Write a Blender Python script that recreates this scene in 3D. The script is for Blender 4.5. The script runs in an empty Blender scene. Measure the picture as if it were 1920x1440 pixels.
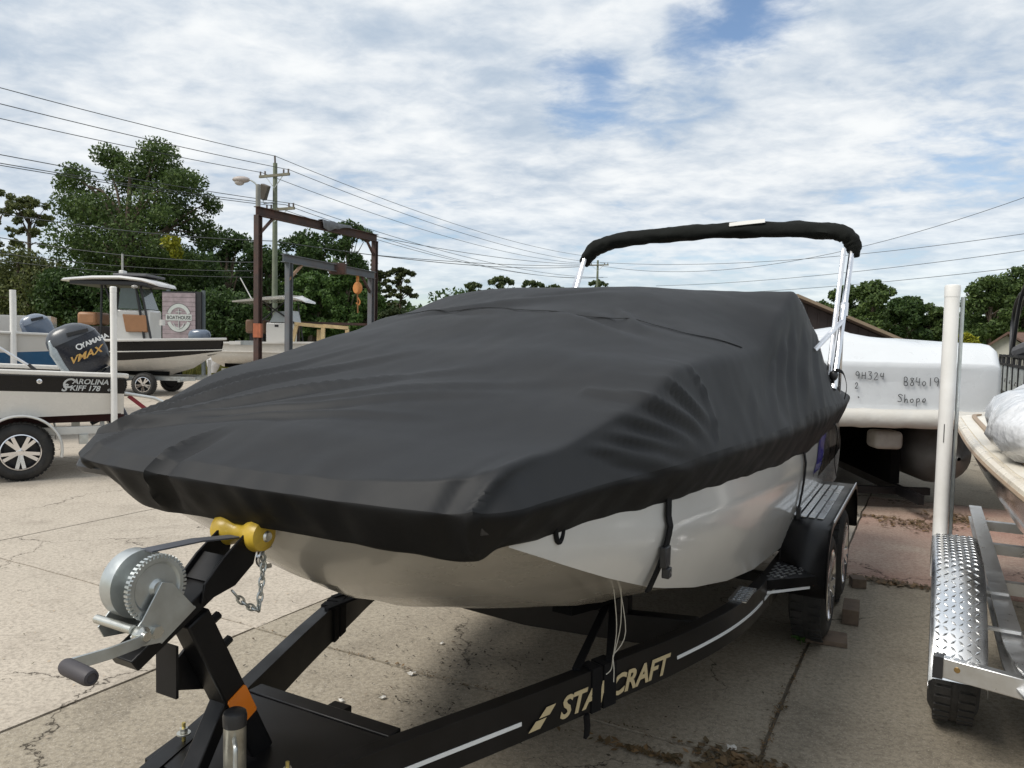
import bpy, math, random
import numpy as np
from mathutils import Vector, Matrix, noise
R = math.radians
rnd = random.Random(7)
S = bpy.context.scene
COL = S.collection

# ------------------------------------------------------------------ camera
CH, FPX, HY, ROLL = 1.8, 1442.0, 640.0, R(1.2)
PITCH = math.atan((720 - HY) / FPX)
FW = Vector((0, math.cos(PITCH), -math.sin(PITCH)))
R0 = Vector((1, 0, 0)); U0 = R0.cross(FW)
RT = R0 * math.cos(ROLL) + U0 * math.sin(ROLL)
UP = -R0 * math.sin(ROLL) + U0 * math.cos(ROLL)
CAM = Vector((0, 0, CH))
cd = bpy.data.cameras.new('camera'); cam = bpy.data.objects.new('camera', cd); COL.objects.link(cam)
cd.sensor_fit = 'HORIZONTAL'; cd.sensor_width = 36.0; cd.lens = 36.0 * FPX / 1920.0
cd.clip_start = 0.05; cd.clip_end = 2000
cam.matrix_world = Matrix(((RT.x, UP.x, -FW.x, 0), (RT.y, UP.y, -FW.y, 0), (RT.z, UP.z, -FW.z, CH), (0, 0, 0, 1)))
S.camera = cam

def ray(x, y): return FW + RT * ((x - 960) / FPX) + UP * ((720 - y) / FPX)
def atY(x, y, Y):            # pixel -> point at world depth Y
    d = ray(x, y); return CAM + d * (Y / d.y)
def atZ(x, y, z):            # pixel -> point on the level z
    d = ray(x, y); return CAM + d * ((z - CH) / d.z)

# ------------------------------------------------------------------ world, sun, exposure
SUN_EL, SUN_AZ = R(50), R(-118)          # azimuth from +Y towards +X
w = bpy.data.worlds.new('World'); S.world = w; w.use_nodes = True
nt = w.node_tree; nt.nodes.clear()
def N(t, **k):
    n = nt.nodes.new(t)
    for a, b in k.items(): setattr(n, a, b)
    return n
def L(a, b): nt.links.new(a, b)
def setin(n, i, v):
    if hasattr(v, 'node'): nt.links.new(v, n.inputs[i])
    else: n.inputs[i].default_value = v
def M_(op, a, b=None, c=None, clamp=False):
    n = N('ShaderNodeMath', operation=op); n.use_clamp = clamp; setin(n, 0, a)
    if b is not None: setin(n, 1, b)
    if c is not None: setin(n, 2, c)
    return n.outputs[0]
def ramp_(fac, a, b, lo=0.0, hi=1.0):
    n = N('ShaderNodeMapRange', interpolation_type='SMOOTHSTEP'); setin(n, 0, fac)
    n.inputs[1].default_value = a; n.inputs[2].default_value = b; n.inputs[3].default_value = lo; n.inputs[4].default_value = hi
    return n.outputs[0]
sky = N('ShaderNodeTexSky', sky_type='NISHITA'); sky.sun_disc = False
sky.sun_elevation = SUN_EL; sky.sun_rotation = SUN_AZ; sky.air_density = 1.0; sky.dust_density = 0.6; sky.ozone_density = 1.6
tc = N('ShaderNodeTexCoord'); sep = N('ShaderNodeSeparateXYZ'); L(tc.outputs['Generated'], sep.inputs[0])
zc = M_('ADD', M_('MAXIMUM', sep.outputs[2], 0.0), 0.16)
cmb = N('ShaderNodeCombineXYZ'); L(M_('DIVIDE', sep.outputs[0], zc), cmb.inputs[0]); L(M_('DIVIDE', sep.outputs[1], zc), cmb.inputs[1])
def noi(scale, detail, rough, off=(0, 0, 0), stretch=(1, 1, 1), rot=0.0, dist=0.0):
    mp = N('ShaderNodeMapping'); L(cmb.outputs[0], mp.inputs[0]); mp.inputs['Location'].default_value = off
    mp.inputs['Scale'].default_value = stretch; mp.inputs['Rotation'].default_value = (0, 0, rot)
    n = N('ShaderNodeTexNoise'); L(mp.outputs[0], n.inputs['Vector']); n.inputs['Scale'].default_value = scale
    n.inputs['Detail'].default_value = detail; n.inputs['Roughness'].default_value = rough; n.inputs['Distortion'].default_value = dist
    return n.outputs['Fac']
nbig = noi(0.85, 3, 0.5, (3.1, 1.2, 0), (1, 1.3, 1), 0.5)
nfine = noi(2.6, 7, 0.58, (0.3, 5.2, 0), (1, 1.15, 1), -0.4, 0.25)
nmid = noi(1.25, 5, 0.55, (7.7, 2.2, 0), (1, 1.5, 1), 0.3, 0.2)
nsm = noi(7.5, 6, 0.6, (2.2, 8.1, 0), (1, 1.2, 1), 0.7, 0.3)
dens = M_('ADD', M_('MULTIPLY', nbig, 0.52), M_('ADD', M_('ADD', M_('MULTIPLY', nfine, 0.28), M_('MULTIPLY', nsm, 0.24)), M_('MULTIPLY', nmid, 0.34)))
# thin spots in the deck where the blue shows (they lie in the part of the sky in view)
for (px, py, rad, amt) in ((1330, 35, 0.105, 0.22), (1450, 5, 0.08, 0.20), (1075, 165, 0.095, 0.22), (1180, 185, 0.09, 0.08), (700, 480, 0.22, 0.10), (1250, 470, 0.24, 0.12), (1720, 430, 0.2, 0.10), (350, 330, 0.15, 0.05)):
    d0 = ray(px, py).normalized()
    vd = N('ShaderNodeVectorMath', operation='DISTANCE'); L(tc.outputs['Generated'], vd.inputs[0]); vd.inputs[1].default_value = d0
    dens = M_('SUBTRACT', dens, ramp_(vd.outputs['Value'], rad, rad * 0.15, 0.0, amt))
cover = ramp_(dens, 0.40, 0.60)
cover = M_('MULTIPLY', cover, ramp_(sep.outputs[2], -0.02, 0.22, 0.62, 1.0))
shade = ramp_(M_('ADD', M_('ADD', M_('MULTIPLY', nfine, 0.34), M_('MULTIPLY', nsm, 0.26)), M_('ADD', M_('MULTIPLY', nmid, 0.4), M_('MULTIPLY', nbig, 0.1))), 0.40, 0.68)
cmix = N('ShaderNodeMix', data_type='RGBA'); L(shade, cmix.inputs[0])
cmix.inputs[6].default_value = (0.40, 0.48, 0.58, 1); cmix.inputs[7].default_value = (0.80, 0.82, 0.83, 1)
bgs = N('ShaderNodeBackground'); L(sky.outputs[0], bgs.inputs[0]); bgs.inputs[1].default_value = 0.10
bgc = N('ShaderNodeBackground'); L(cmix.outputs[2], bgc.inputs[0]); bgc.inputs[1].default_value = 0.80
mx = N('ShaderNodeMixShader'); L(cover, mx.inputs[0]); L(bgs.outputs[0], mx.inputs[1]); L(bgc.outputs[0], mx.inputs[2])
wo = N('ShaderNodeOutputWorld'); L(mx.outputs[0], wo.inputs[0])

sl = bpy.data.lights.new('sun', 'SUN'); sl.energy = 2.3; sl.angle = R(28); sl.color = (1.0, 0.95, 0.87)
so = bpy.data.objects.new('sun', sl); COL.objects.link(so)
sd = Vector((math.sin(SUN_AZ) * math.cos(SUN_EL), math.cos(SUN_AZ) * math.cos(SUN_EL), math.sin(SUN_EL)))
so.rotation_euler = sd.to_track_quat('Z', 'Y').to_euler(); so.location = (0, 0, 30)
S.view_settings.view_transform = 'Standard'; S.view_settings.look = 'None'; S.view_settings.gamma = 1.0
S.view_settings.use_curve_mapping = False
S.view_settings.exposure = 0.58
S.render.engine = 'CYCLES'

# ------------------------------------------------------------------ materials
MATS = {}
def mat(name, col, rough=0.5, metal=0.0, var=0.12, vscale=6.0, bump=0.0, bscale=40.0, coat=0.0, trans=0.0, rvar=0.1, dirt=None, dscale=1.5, damt=0.5, spec=0.5, bdist=0.01, island=0.0, emit=0):
    if name in MATS: return MATS[name]
    m = bpy.data.materials.new(name); m.use_nodes = True; t = m.node_tree; b = t.nodes['Principled BSDF']
    co = t.nodes.new('ShaderNodeTexCoord')
    n1 = t.nodes.new('ShaderNodeTexNoise'); n1.inputs['Scale'].default_value = vscale; n1.inputs['Detail'].default_value = 6; n1.inputs['Roughness'].default_value = 0.62
    t.links.new(co.outputs['Object'], n1.inputs['Vector'])
    mr = t.nodes.new('ShaderNodeMapRange'); t.links.new(n1.outputs['Fac'], mr.inputs[0])
    mr.inputs[1].default_value = 0.3; mr.inputs[2].default_value = 0.7; mr.inputs[3].default_value = 1 - var; mr.inputs[4].default_value = 1 + var
    val = mr.outputs[0]
    if island:
        g = t.nodes.new('ShaderNodeNewGeometry'); mi = t.nodes.new('ShaderNodeMapRange'); t.links.new(g.outputs['Random Per Island'], mi.inputs[0])
        mi.inputs[3].default_value = 1 - island; mi.inputs[4].default_value = 1 + island
        mm = t.nodes.new('ShaderNodeMath'); mm.operation = 'MULTIPLY'; t.links.new(val, mm.inputs[0]); t.links.new(mi.outputs[0], mm.inputs[1]); val = mm.outputs[0]
    hs = t.nodes.new('ShaderNodeHueSaturation'); hs.inputs['Color'].default_value = (*col, 1); t.links.new(val, hs.inputs['Value'])
    colout = hs.outputs[0]
    if dirt:
        n2 = t.nodes.new('ShaderNodeTexNoise'); n2.inputs['Scale'].default_value = dscale; n2.inputs['Detail'].default_value = 8; n2.inputs['Roughness'].default_value = 0.7
        t.links.new(co.outputs['Object'], n2.inputs['Vector'])
        m2 = t.nodes.new('ShaderNodeMapRange'); t.links.new(n2.outputs['Fac'], m2.inputs[0]); m2.inputs[1].default_value = 0.45; m2.inputs[2].default_value = 0.72; m2.inputs[4].default_value = damt
        mc = t.nodes.new('ShaderNodeMix'); mc.data_type = 'RGBA'; t.links.new(m2.outputs[0], mc.inputs[0]); t.links.new(colout, mc.inputs[6]); mc.inputs[7].default_value = (*dirt, 1); colout = mc.outputs[2]
    t.links.new(colout, b.inputs['Base Color'])
    mrr = t.nodes.new('ShaderNodeMapRange'); t.links.new(n1.outputs['Fac'], mrr.inputs[0]); mrr.inputs[1].default_value = 0.3; mrr.inputs[2].default_value = 0.7
    mrr.inputs[3].default_value = max(0.03, rough - rvar); mrr.inputs[4].default_value = min(1, rough + rvar); t.links.new(mrr.outputs[0], b.inputs['Roughness'])
    b.inputs['Metallic'].default_value = metal; b.inputs['Coat Weight'].default_value = coat; b.inputs['Coat Roughness'].default_value = 0.08
    b.inputs['Specular IOR Level'].default_value = spec; b.inputs['Transmission Weight'].default_value = trans
    if bump:
        n3 = t.nodes.new('ShaderNodeTexNoise'); n3.inputs['Scale'].default_value = bscale; n3.inputs['Detail'].default_value = 5
        t.links.new(co.outputs['Object'], n3.inputs['Vector'])
        bp = t.nodes.new('ShaderNodeBump'); bp.inputs['Strength'].default_value = bump; bp.inputs['Distance'].default_value = bdist
        t.links.new(n3.outputs['Fac'], bp.inputs['Height']); t.links.new(bp.outputs[0], b.inputs['Normal'])
    MATS[name] = m
    return m

def leafmat(name, col, amt=0.35):
    m = bpy.data.materials.new(name); m.use_nodes = True; t = m.node_tree; t.nodes.clear()
    o = t.nodes.new('ShaderNodeOutputMaterial'); g = t.nodes.new('ShaderNodeNewGeometry')
    cr = t.nodes.new('ShaderNodeValToRGB'); t.links.new(g.outputs['Random Per Island'], cr.inputs[0])
    e = cr.color_ramp.elements
    e[0].color = (col[0] * 0.5, col[1] * 0.55, col[2] * 0.5, 1); e[1].color = (col[0] * 1.6, col[1] * 1.45, col[2] * 1.3, 1)
    k = cr.color_ramp.elements.new(0.55); k.color = (*col, 1)
    d = t.nodes.new('ShaderNodeBsdfPrincipled'); d.inputs['Roughness'].default_value = 0.6; d.inputs['Specular IOR Level'].default_value = 0.3
    tr = t.nodes.new('ShaderNodeBsdfTranslucent')
    t.links.new(cr.outputs[0], d.inputs['Base Color']); t.links.new(cr.outputs[0], tr.inputs[0])
    ms = t.nodes.new('ShaderNodeMixShader'); ms.inputs[0].default_value = amt
    t.links.new(d.outputs[0], ms.inputs[1]); t.links.new(tr.outputs[0], ms.inputs[2]); t.links.new(ms.outputs[0], o.inputs[0])
    return m

# ------------------------------------------------------------------ mesh builder
class MB:
    def __init__(s): s.v = []; s.f = []
    def add(s, vs, fs):
        o = len(s.v); s.v += [tuple(p) for p in vs]; s.f += [tuple(i + o for i in f) for f in fs]; return s
    def hexa(s, a, b):       # two quads (4 pts each)
        return s.add(list(a) + list(b), [(3, 2, 1, 0), (4, 5, 6, 7), (0, 1, 5, 4), (1, 2, 6, 5), (2, 3, 7, 6), (3, 0, 4, 7)])
    def box(s, x0, x1, y0, y1, z0, z1):
        return s.hexa([(x0, y0, z0), (x1, y0, z0), (x1, y1, z0), (x0, y1, z0)], [(x0, y0, z1), (x1, y0, z1), (x1, y1, z1), (x0, y1, z1)])
    def bar(s, p, q, wd, ht, up=(0, 0, 1)):
        p, q = Vector(p), Vector(q); d = (q - p).normalized(); u = Vector(up)
        if abs(d.dot(u)) > 0.97: u = Vector((0, 1, 0)) if abs(d.y) < 0.9 else Vector((1, 0, 0))
        a = d.cross(u).normalized(); u = a.cross(d).normalized(); a = a * wd / 2; u = u * ht / 2
        return s.hexa([p - a - u, p + a - u, p + a + u, p - a + u], [q - a - u, q + a - u, q + a + u, q - a + u])
    def path(s, pts, wd, ht, up=(0, 0, 1)):      # rectangular section swept along a path
        pts = [Vector(p) for p in pts]; rings = []
        for i, p in enumerate(pts):
            d = (pts[min(i + 1, len(pts) - 1)] - pts[max(i - 1, 0)]).normalized(); u = Vector(up)
            a = d.cross(u).normalized(); u = a.cross(d).normalized()
            a = a * wd / 2; uu = u * ht / 2; rings.append([p - a - uu, p + a - uu, p + a + uu, p - a + uu])
        return s.loft(rings)
    def tube(s, pts, r, n=8, cap=True):
        pts = [Vector(p) for p in pts]; rr = r if isinstance(r, (list, tuple)) else [r] * len(pts); rings = []
        pa = None
        for i, p in enumerate(pts):
            d = (pts[min(i + 1, len(pts) - 1)] - pts[max(i - 1, 0)])
            d = d.normalized() if d.length > 1e-9 else Vector((0, 0, 1))
            if pa is None:
                u = Vector((0, 0, 1)) if abs(d.z) < 0.9 else Vector((1, 0, 0)); a = d.cross(u).normalized()
            else:
                a = (pa - d * pa.dot(d)); a = a.normalized() if a.length > 1e-6 else pa
            pa = a; b = d.cross(a)
            rings.append([p + a * (rr[i] * math.cos(2 * math.pi * k / n)) + b * (rr[i] * math.sin(2 * math.pi * k / n)) for k in range(n)])
        return s.loft(rings, cap=cap)
    def loft(s, rings, closed=True, cap=True, endloop=False):
        n = len(rings[0]); o = len(s.v)
        for r_ in rings: s.v += [tuple(p) for p in r_]
        m = len(rings)
        for i in range(m - 1 + (1 if endloop else 0)):
            i2 = (i + 1) % m
            for k in range(n if closed else n - 1):
                k2 = (k + 1) % n
                s.f.append((o + i * n + k, o + i * n + k2, o + i2 * n + k2, o + i2 * n + k))
        if cap and closed and not endloop:
            s.f.append(tuple(o + k for k in range(n))[::-1]); s.f.append(tuple(o + (m - 1) * n + k for k in range(n)))
        return s
    def lathe(s, prof, c, axis, n=32):           # prof: (along axis, radius)
        c = Vector(c); ax = Vector(axis).normalized(); u = Vector((0, 0, 1)) if abs(ax.z) < 0.9 else Vector((1, 0, 0)); a = ax.cross(u).normalized(); b = ax.cross(a)
        return s.loft([[c + ax * t + a * (r * math.cos(2 * math.pi * k / n)) + b * (r * math.sin(2 * math.pi * k / n)) for k in range(n)] for t, r in prof], cap=False)
    def prism(s, pts, off):                      # planar polygon extruded by a vector
        off = Vector(off); n = len(pts); a = [Vector(p) for p in pts]; b = [p + off for p in a]
        return s.add(a + b, [tuple(range(n))[::-1], tuple(range(n, 2 * n))] + [(i, (i + 1) % n, n + (i + 1) % n, n + i) for i in range(n)])
    def ball(s, c, rx, ry, rz, n=12, m=8):
        c = Vector(c)
        return s.loft([[c + Vector((rx * math.sin(t) * math.cos(2 * math.pi * k / n), ry * math.sin(t) * math.sin(2 * math.pi * k / n), rz * math.cos(t))) for k in range(n)] for t in [0.02 + (math.pi - 0.04) * i / m for i in range(m + 1)]])
    def build(s, name, m, parent=None, smooth=35, bevel=0.0, seg=2):
        me = bpy.data.meshes.new(name); me.from_pydata(s.v, [], s.f); me.materials.append(m)
        import bmesh
        bm = bmesh.new(); bm.from_mesh(me); bmesh.ops.recalc_face_normals(bm, faces=bm.faces); bm.to_mesh(me); bm.free()
        o = bpy.data.objects.new(name, me); COL.objects.link(o)
        if smooth:
            me.polygons.foreach_set('use_smooth', [True] * len(me.polygons)); me.set_sharp_from_angle(angle=R(smooth))
        if bevel:
            md = o.modifiers.new('bevel', 'BEVEL'); md.width = bevel; md.segments = seg; md.limit_method = 'ANGLE'; md.angle_limit = R(40); md.harden_normals = False
        if parent: o.parent = parent
        return o

def tag(o, label, cat=None, group=None, kind=None):
    if label: o['label'] = label
    if cat: o['category'] = cat
    if group: o['group'] = group
    if kind: o['kind'] = kind
    return o
def thing(name, label, cat, loc=(0, 0, 0), rz=0.0, group=None):
    o = bpy.data.objects.new(name, None); COL.objects.link(o); o.location = loc; o.rotation_euler = (0, 0, rz); o.empty_display_size = 0.2
    return tag(o, label, cat, group)
def struct(o): o['kind'] = 'structure'; return o
def interp(x, tab):
    if x <= tab[0][0]: return tab[0][1]
    for (a, b), (c, d) in zip(tab, tab[1:]):
        if x <= c:
            t = (x - a) / (c - a); t2 = t * t * (3 - 2 * t); t = 0.55 * t + 0.45 * t2
            return b + (d - b) * t
    return tab[-1][1]
def lin(x, tab):
    if x <= tab[0][0]: return tab[0][1]
    for (a, b), (c, d) in zip(tab, tab[1:]):
        if x <= c: return b + (d - b) * (x - a) / (c - a)
    return tab[-1][1]
def smoothpath(pts, m=6):
    pts = [Vector(p) for p in pts]; o = []
    for i in range(len(pts) - 1):
        p0, p1, p2, p3 = pts[max(i - 1, 0)], pts[i], pts[i + 1], pts[min(i + 2, len(pts) - 1)]
        for k in range(m):
            t = k / m; o.append(0.5 * ((2 * p1) + (p2 - p0) * t + (2 * p0 - 5 * p1 + 4 * p2 - p3) * t * t + (3 * p1 - p0 - 3 * p2 + p3) * t ** 3))
    return o + [pts[-1]]
def text(s, name, size, m, parent, mtx, shear=0.0, ext=0.001, space=1.0, off=0.0, sx=1.0):
    cu = bpy.data.curves.new('t', 'FONT'); cu.body = s; cu.size = size; cu.shear = shear; cu.extrude = ext; cu.space_character = space; cu.offset = off; cu.resolution_u = 3
    o = bpy.data.objects.new('t', cu); COL.objects.link(o)
    bpy.context.view_layer.update()
    me = bpy.data.meshes.new_from_object(o.evaluated_get(bpy.context.evaluated_depsgraph_get()))
    bpy.data.objects.remove(o); bpy.data.curves.remove(cu)
    me.materials.clear(); me.materials.append(m)
    if sx != 1.0: me.transform(Matrix.Diagonal((sx, 1, 1, 1)))
    p = bpy.data.objects.new(name, me); COL.objects.link(p); p.matrix_local = mtx
    if parent: p.parent = parent
    return p
def basis(o, x, y):          # matrix from origin, text direction and up direction
    x = Vector(x).normalized(); z = x.cross(Vector(y)).normalized(); y = z.cross(x)
    return Matrix(((x.x, y.x, z.x, o[0]), (x.y, y.y, z.y, o[1]), (x.z, y.z, z.z, o[2]), (0, 0, 0, 1)))

black_steel = mat('black_paint', (0.006, 0.006, 0.007), 0.36, coat=0.0, spec=0.25, var=0.25, rvar=0.08, dirt=(0.035, 0.032, 0.03), dscale=3, damt=0.18)
galv = mat('galvanised', (0.55, 0.58, 0.58), 0.38, metal=0.85, var=0.12, vscale=14, dirt=(0.3, 0.28, 0.24), dscale=5, damt=0.25)
alu = mat('aluminium', (0.68, 0.69, 0.70), 0.34, metal=0.9, var=0.08, vscale=10, dirt=(0.35, 0.33, 0.3), dscale=3, damt=0.25)
polished = mat('polished_aluminium', (0.80, 0.80, 0.82), 0.16, metal=1.0, var=0.05, rvar=0.06)
rubber = mat('rubber', (0.018, 0.018, 0.018), 0.75, var=0.3, vscale=15, dirt=(0.10, 0.09, 0.08), dscale=4, damt=0.4, bump=0.3, bscale=60)
plastic_black = mat('black_plastic', (0.02, 0.02, 0.022), 0.42, var=0.2)
gel_white = mat('white_gelcoat', (0.60, 0.59, 0.565), 0.16, coat=0.5, var=0.03, vscale=2, rvar=0.05, dirt=(0.5, 0.47, 0.42), dscale=1.2, damt=0.25)
gel_grey = mat('grey_gelcoat', (0.38, 0.36, 0.325), 0.22, coat=0.4, var=0.05, vscale=3, dirt=(0.33, 0.30, 0.26), dscale=1.5, damt=0.4)
gel_black = mat('black_gelcoat', (0.006, 0.006, 0.007), 0.22, coat=0.1, spec=0.3, var=0.2)
gel_blue = mat('blue_gelcoat', (0.03, 0.10, 0.20), 0.18, coat=0.5, var=0.1)
royal = mat('royal_blue_gelcoat', (0.03, 0.03, 0.36), 0.15, coat=0.5, var=0.1)
pvc = mat('white_pvc', (0.74, 0.73, 0.71), 0.4, var=0.04, dirt=(0.45, 0.42, 0.36), dscale=4, damt=0.25)
wood = mat('weathered_wood', (0.15, 0.11, 0.08), 0.85, var=0.35, vscale=12, bump=0.5, bscale=30)
carpet = mat('black_carpet', (0.006, 0.006, 0.006), 0.95, spec=0.1, var=0.3, vscale=40)
tan = mat('tan_vinyl', (0.30, 0.15, 0.07), 0.5, var=0.1)
steel_rust = mat('rusty_steel', (0.05, 0.032, 0.028), 0.8, var=0.35, vscale=3, dirt=(0.10, 0.04, 0.028), dscale=2, damt=0.7, bump=0.4, bscale=20)
steel_grey = mat('grey_blue_steel', (0.11, 0.125, 0.14), 0.7, var=0.2, vscale=3, dirt=(0.09, 0.05, 0.04), dscale=1.5, damt=0.7)
strapm = mat('black_webbing', (0.006, 0.006, 0.007), 0.8, spec=0.2, var=0.3, vscale=60)
bolt_m = mat('zinc_bolt', (0.62, 0.62, 0.58), 0.3, metal=0.9, var=0.1)

# ------------------------------------------------------------------ ground
TH = R(28.5); OX, OY = -1.0, 1.70
def W(u, v, z=0.0):          # boat-yard frame (u along the parked boats, v across) -> world
    return Vector((OX + math.sin(TH) * u + math.cos(TH) * v, OY + math.cos(TH) * u - math.sin(TH) * v, z))
def concrete(name, c1, c2, stain, crack_scale=0.55, red=False):
    m = bpy.data.materials.new(name); m.use_nodes = True; t = m.node_tree; b = t.nodes['Principled BSDF']
    co = t.nodes.new('ShaderNodeTexCoord'); V = co.outputs['Object']
    def nz(sc, det, ro, vec=V, dist=0):
        n = t.nodes.new('ShaderNodeTexNoise'); n.inputs['Scale'].default_value = sc; n.inputs['Detail'].default_value = det; n.inputs['Roughness'].default_value = ro; n.inputs['Distortion'].default_value = dist
        t.links.new(vec, n.inputs['Vector']); return n
    def mr(x, a, b_, lo=0, hi=1):
        n = t.nodes.new('ShaderNodeMapRange'); t.links.new(x, n.inputs[0]); n.inputs[1].default_value = a; n.inputs[2].default_value = b_; n.inputs[3].default_value = lo; n.inputs[4].default_value = hi; return n.outputs[0]
    def mix(f, a, c):
        n = t.nodes.new('ShaderNodeMix'); n.data_type = 'RGBA'
        if hasattr(f, 'node'): t.links.new(f, n.inputs[0])
        else: n.inputs[0].default_value = f
        for i, x in ((6, a), (7, c)):
            if hasattr(x, 'node'): t.links.new(x, n.inputs[i])
            else: n.inputs[i].default_value = (*x, 1)
        return n.outputs[2]
    def mth(op, a, b_):
        n = t.nodes.new('ShaderNodeMath'); n.operation = op
        for i, x in ((0, a), (1, b_)):
            if hasattr(x, 'node'): t.links.new(x, n.inputs[i])
            else: n.inputs[i].default_value = x
        return n.outputs[0]
    big = nz(0.35, 6, 0.6); midn = nz(2.2, 8, 0.68); fine = nz(38, 4, 0.7); speck = nz(140, 2, 0.6)
    c = mix(mr(big.outputs['Fac'], 0.35, 0.65), c1, c2)
    c = mix(mr(midn.outputs['Fac'], 0.50, 0.74, 0, 0.62), c, stain)
    st2 = nz(0.9, 9, 0.75, dist=0.6)
    c = mix(mr(st2.outputs['Fac'], 0.56, 0.70, 0, 0.5), c, tuple(x * 0.55 for x in stain))
    c = mix(mr(fine.outputs['Fac'], 0.42, 0.72, 0, 0.62), c, tuple(x * 0.5 for x in stain))
    c = mix(mr(speck.outputs['Fac'], 0.58, 0.70, 0, 0.6), c, (0.52, 0.48, 0.42))
    spk2 = nz(75, 3, 0.7); c = mix(mr(spk2.outputs['Fac'], 0.60, 0.72, 0, 0.55), c, tuple(x * 0.35 for x in stain))
    # cracks: noisy voronoi borders, shown only in part
    wv = nz(1.3, 6, 0.65); add = t.nodes.new('ShaderNodeVectorMath'); add.operation = 'MULTIPLY_ADD'
    t.links.new(wv.outputs['Color'], add.inputs[0]); add.inputs[1].default_value = (0.9, 0.9, 0.9); t.links.new(V, add.inputs[2])
    vo = t.nodes.new('ShaderNodeTexVoronoi'); vo.feature = 'DISTANCE_TO_EDGE'; vo.inputs['Scale'].default_value = crack_scale; t.links.new(add.outputs[0], vo.inputs['Vector'])
    msk = nz(0.8, 3, 0.5)
    wid = mr(msk.outputs['Fac'], 0.48, 0.72, 0.0002, 0.006)
    cr = mth('LESS_THAN', vo.outputs['Distance'], wid)
    soft = mr(mth('DIVIDE', vo.outputs['Distance'], mth('MULTIPLY', wid, 5.0)), 0.1, 1.0, 0.45, 0.0)
    c = mix(soft, c, tuple(x * 0.6 for x in stain))
    c = mix(mth('MULTIPLY', cr, 0.8), c, (0.035, 0.028, 0.02))
    t.links.new(c, b.inputs['Base Color']); b.inputs['Roughness'].default_value = 0.9; b.inputs['Specular IOR Level'].default_value = 0.25
    h = mth('ADD', mth('MULTIPLY', midn.outputs['Fac'], 0.5), mth('ADD', mth('MULTIPLY', fine.outputs['Fac'], 0.35), mth('MULTIPLY', cr, -0.6)))
    bp = t.nodes.new('ShaderNodeBump'); bp.inputs['Strength'].default_value = 0.55; bp.inputs['Distance'].default_value = 0.012
    t.links.new(h, bp.inputs['Height']); t.links.new(bp.outputs[0], b.inputs['Normal'])
    return m
conc_light = concrete('pale_concrete', (0.50, 0.44, 0.365), (0.43, 0.38, 0.315), (0.28, 0.24, 0.195))
conc_dark = concrete('dark_concrete', (0.36, 0.315, 0.245), (0.30, 0.262, 0.205), (0.20, 0.17, 0.13), 0.5)  # darker tone for the slabs under and right of the covered boat
conc_red = concrete('red_washed_concrete', (0.34, 0.17, 0.14), (0.44, 0.36, 0.29), (0.28, 0.16, 0.13), 0.6)
grass_m = mat('dry_grass_ground', (0.14, 0.15, 0.05), 0.95, var=0.4, vscale=0.8, bump=0.5, bscale=8, dirt=(0.22, 0.19, 0.08), dscale=0.3, damt=0.6)
struct(MB().add([(-600, -200, -0.06), (600, -200, -0.06), (600, 900, -0.06), (-600, 900, -0.06)], [(0, 1, 2, 3)]).build('ground', grass_m, smooth=0))
yard = struct(MB().add([tuple(W(u, v, -0.016)) for u, v in ((-8, -26), (-8, 22), (30, 22), (33, -26))], [(3, 2, 1, 0)]).build('yard_base', mat('joint_dirt', (0.12, 0.10, 0.075), 0.95, var=0.3, bump=0.5, bscale=12), smooth=0))
# slabs laid on the base, joints left open
us = [-8, -3.4, 0.0, 2.34, 5.56, 9.3, 13.5, 18, 22.5, 27, 32]
# cross joints and long joints
vs = [-26, -21, -16.5, -12, -8.6, -5.27, -1.9, 1.11, 4.6, 8.5, 13, 22]
def slab(u0, u1, v0, v1, m, dz):
    pts = []
    for (a, b), (c, d) in (((u0, v0), (u1, v0)), ((u1, v0), (u1, v1)), ((u1, v1), (u0, v1)), ((u0, v1), (u0, v0))):
        n = 14
        for i in range(n):
            t = i / n; u = a + (c - a) * t; v = b + (d - b) * t
            j = 0.012 * noise.noise((u * 3.1, v * 3.1, 4.0)) + 0.008 * noise.noise((u * 11, v * 11, 9.0))
            cu, cv = (u0 + u1) / 2, (v0 + v1) / 2
            if a == c: v += (-1 if u > cu else 1) * 0; u += (0.009 if u == u0 else -0.009) + j
            else: v += (0.009 if v == v0 else -0.009) + j
            pts.append(W(u, v, dz))
    n = len(pts); mb = MB(); mb.add(pts + [p - Vector((0, 0, 0.03)) for p in pts], [tuple(range(n))] + [(i, n + i, n + (i + 1) % n, (i + 1) % n) for i in range(n)])
    return mb.build('slab', m, yard, smooth=0)
for i in range(len(us) - 1):
    for j in range(len(vs) - 1):
        uc, vc = (us[i] + us[i + 1]) / 2, (vs[j] + vs[j + 1]) / 2
        m = conc_light
        if vc > 1.0: m = conc_dark
        if vc > -1.9 and vc < 1.2 and uc < 6: m = conc_dark
        if 5.5 < uc < 9.2 and vc > 1.0: m = conc_red
        o = slab(us[i], us[i + 1], vs[j], vs[j + 1], m, 0.004 * rnd.random() - 0.004)
        if m is conc_red: o['label'] = 'concrete slab washed with faded red paint'

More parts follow.
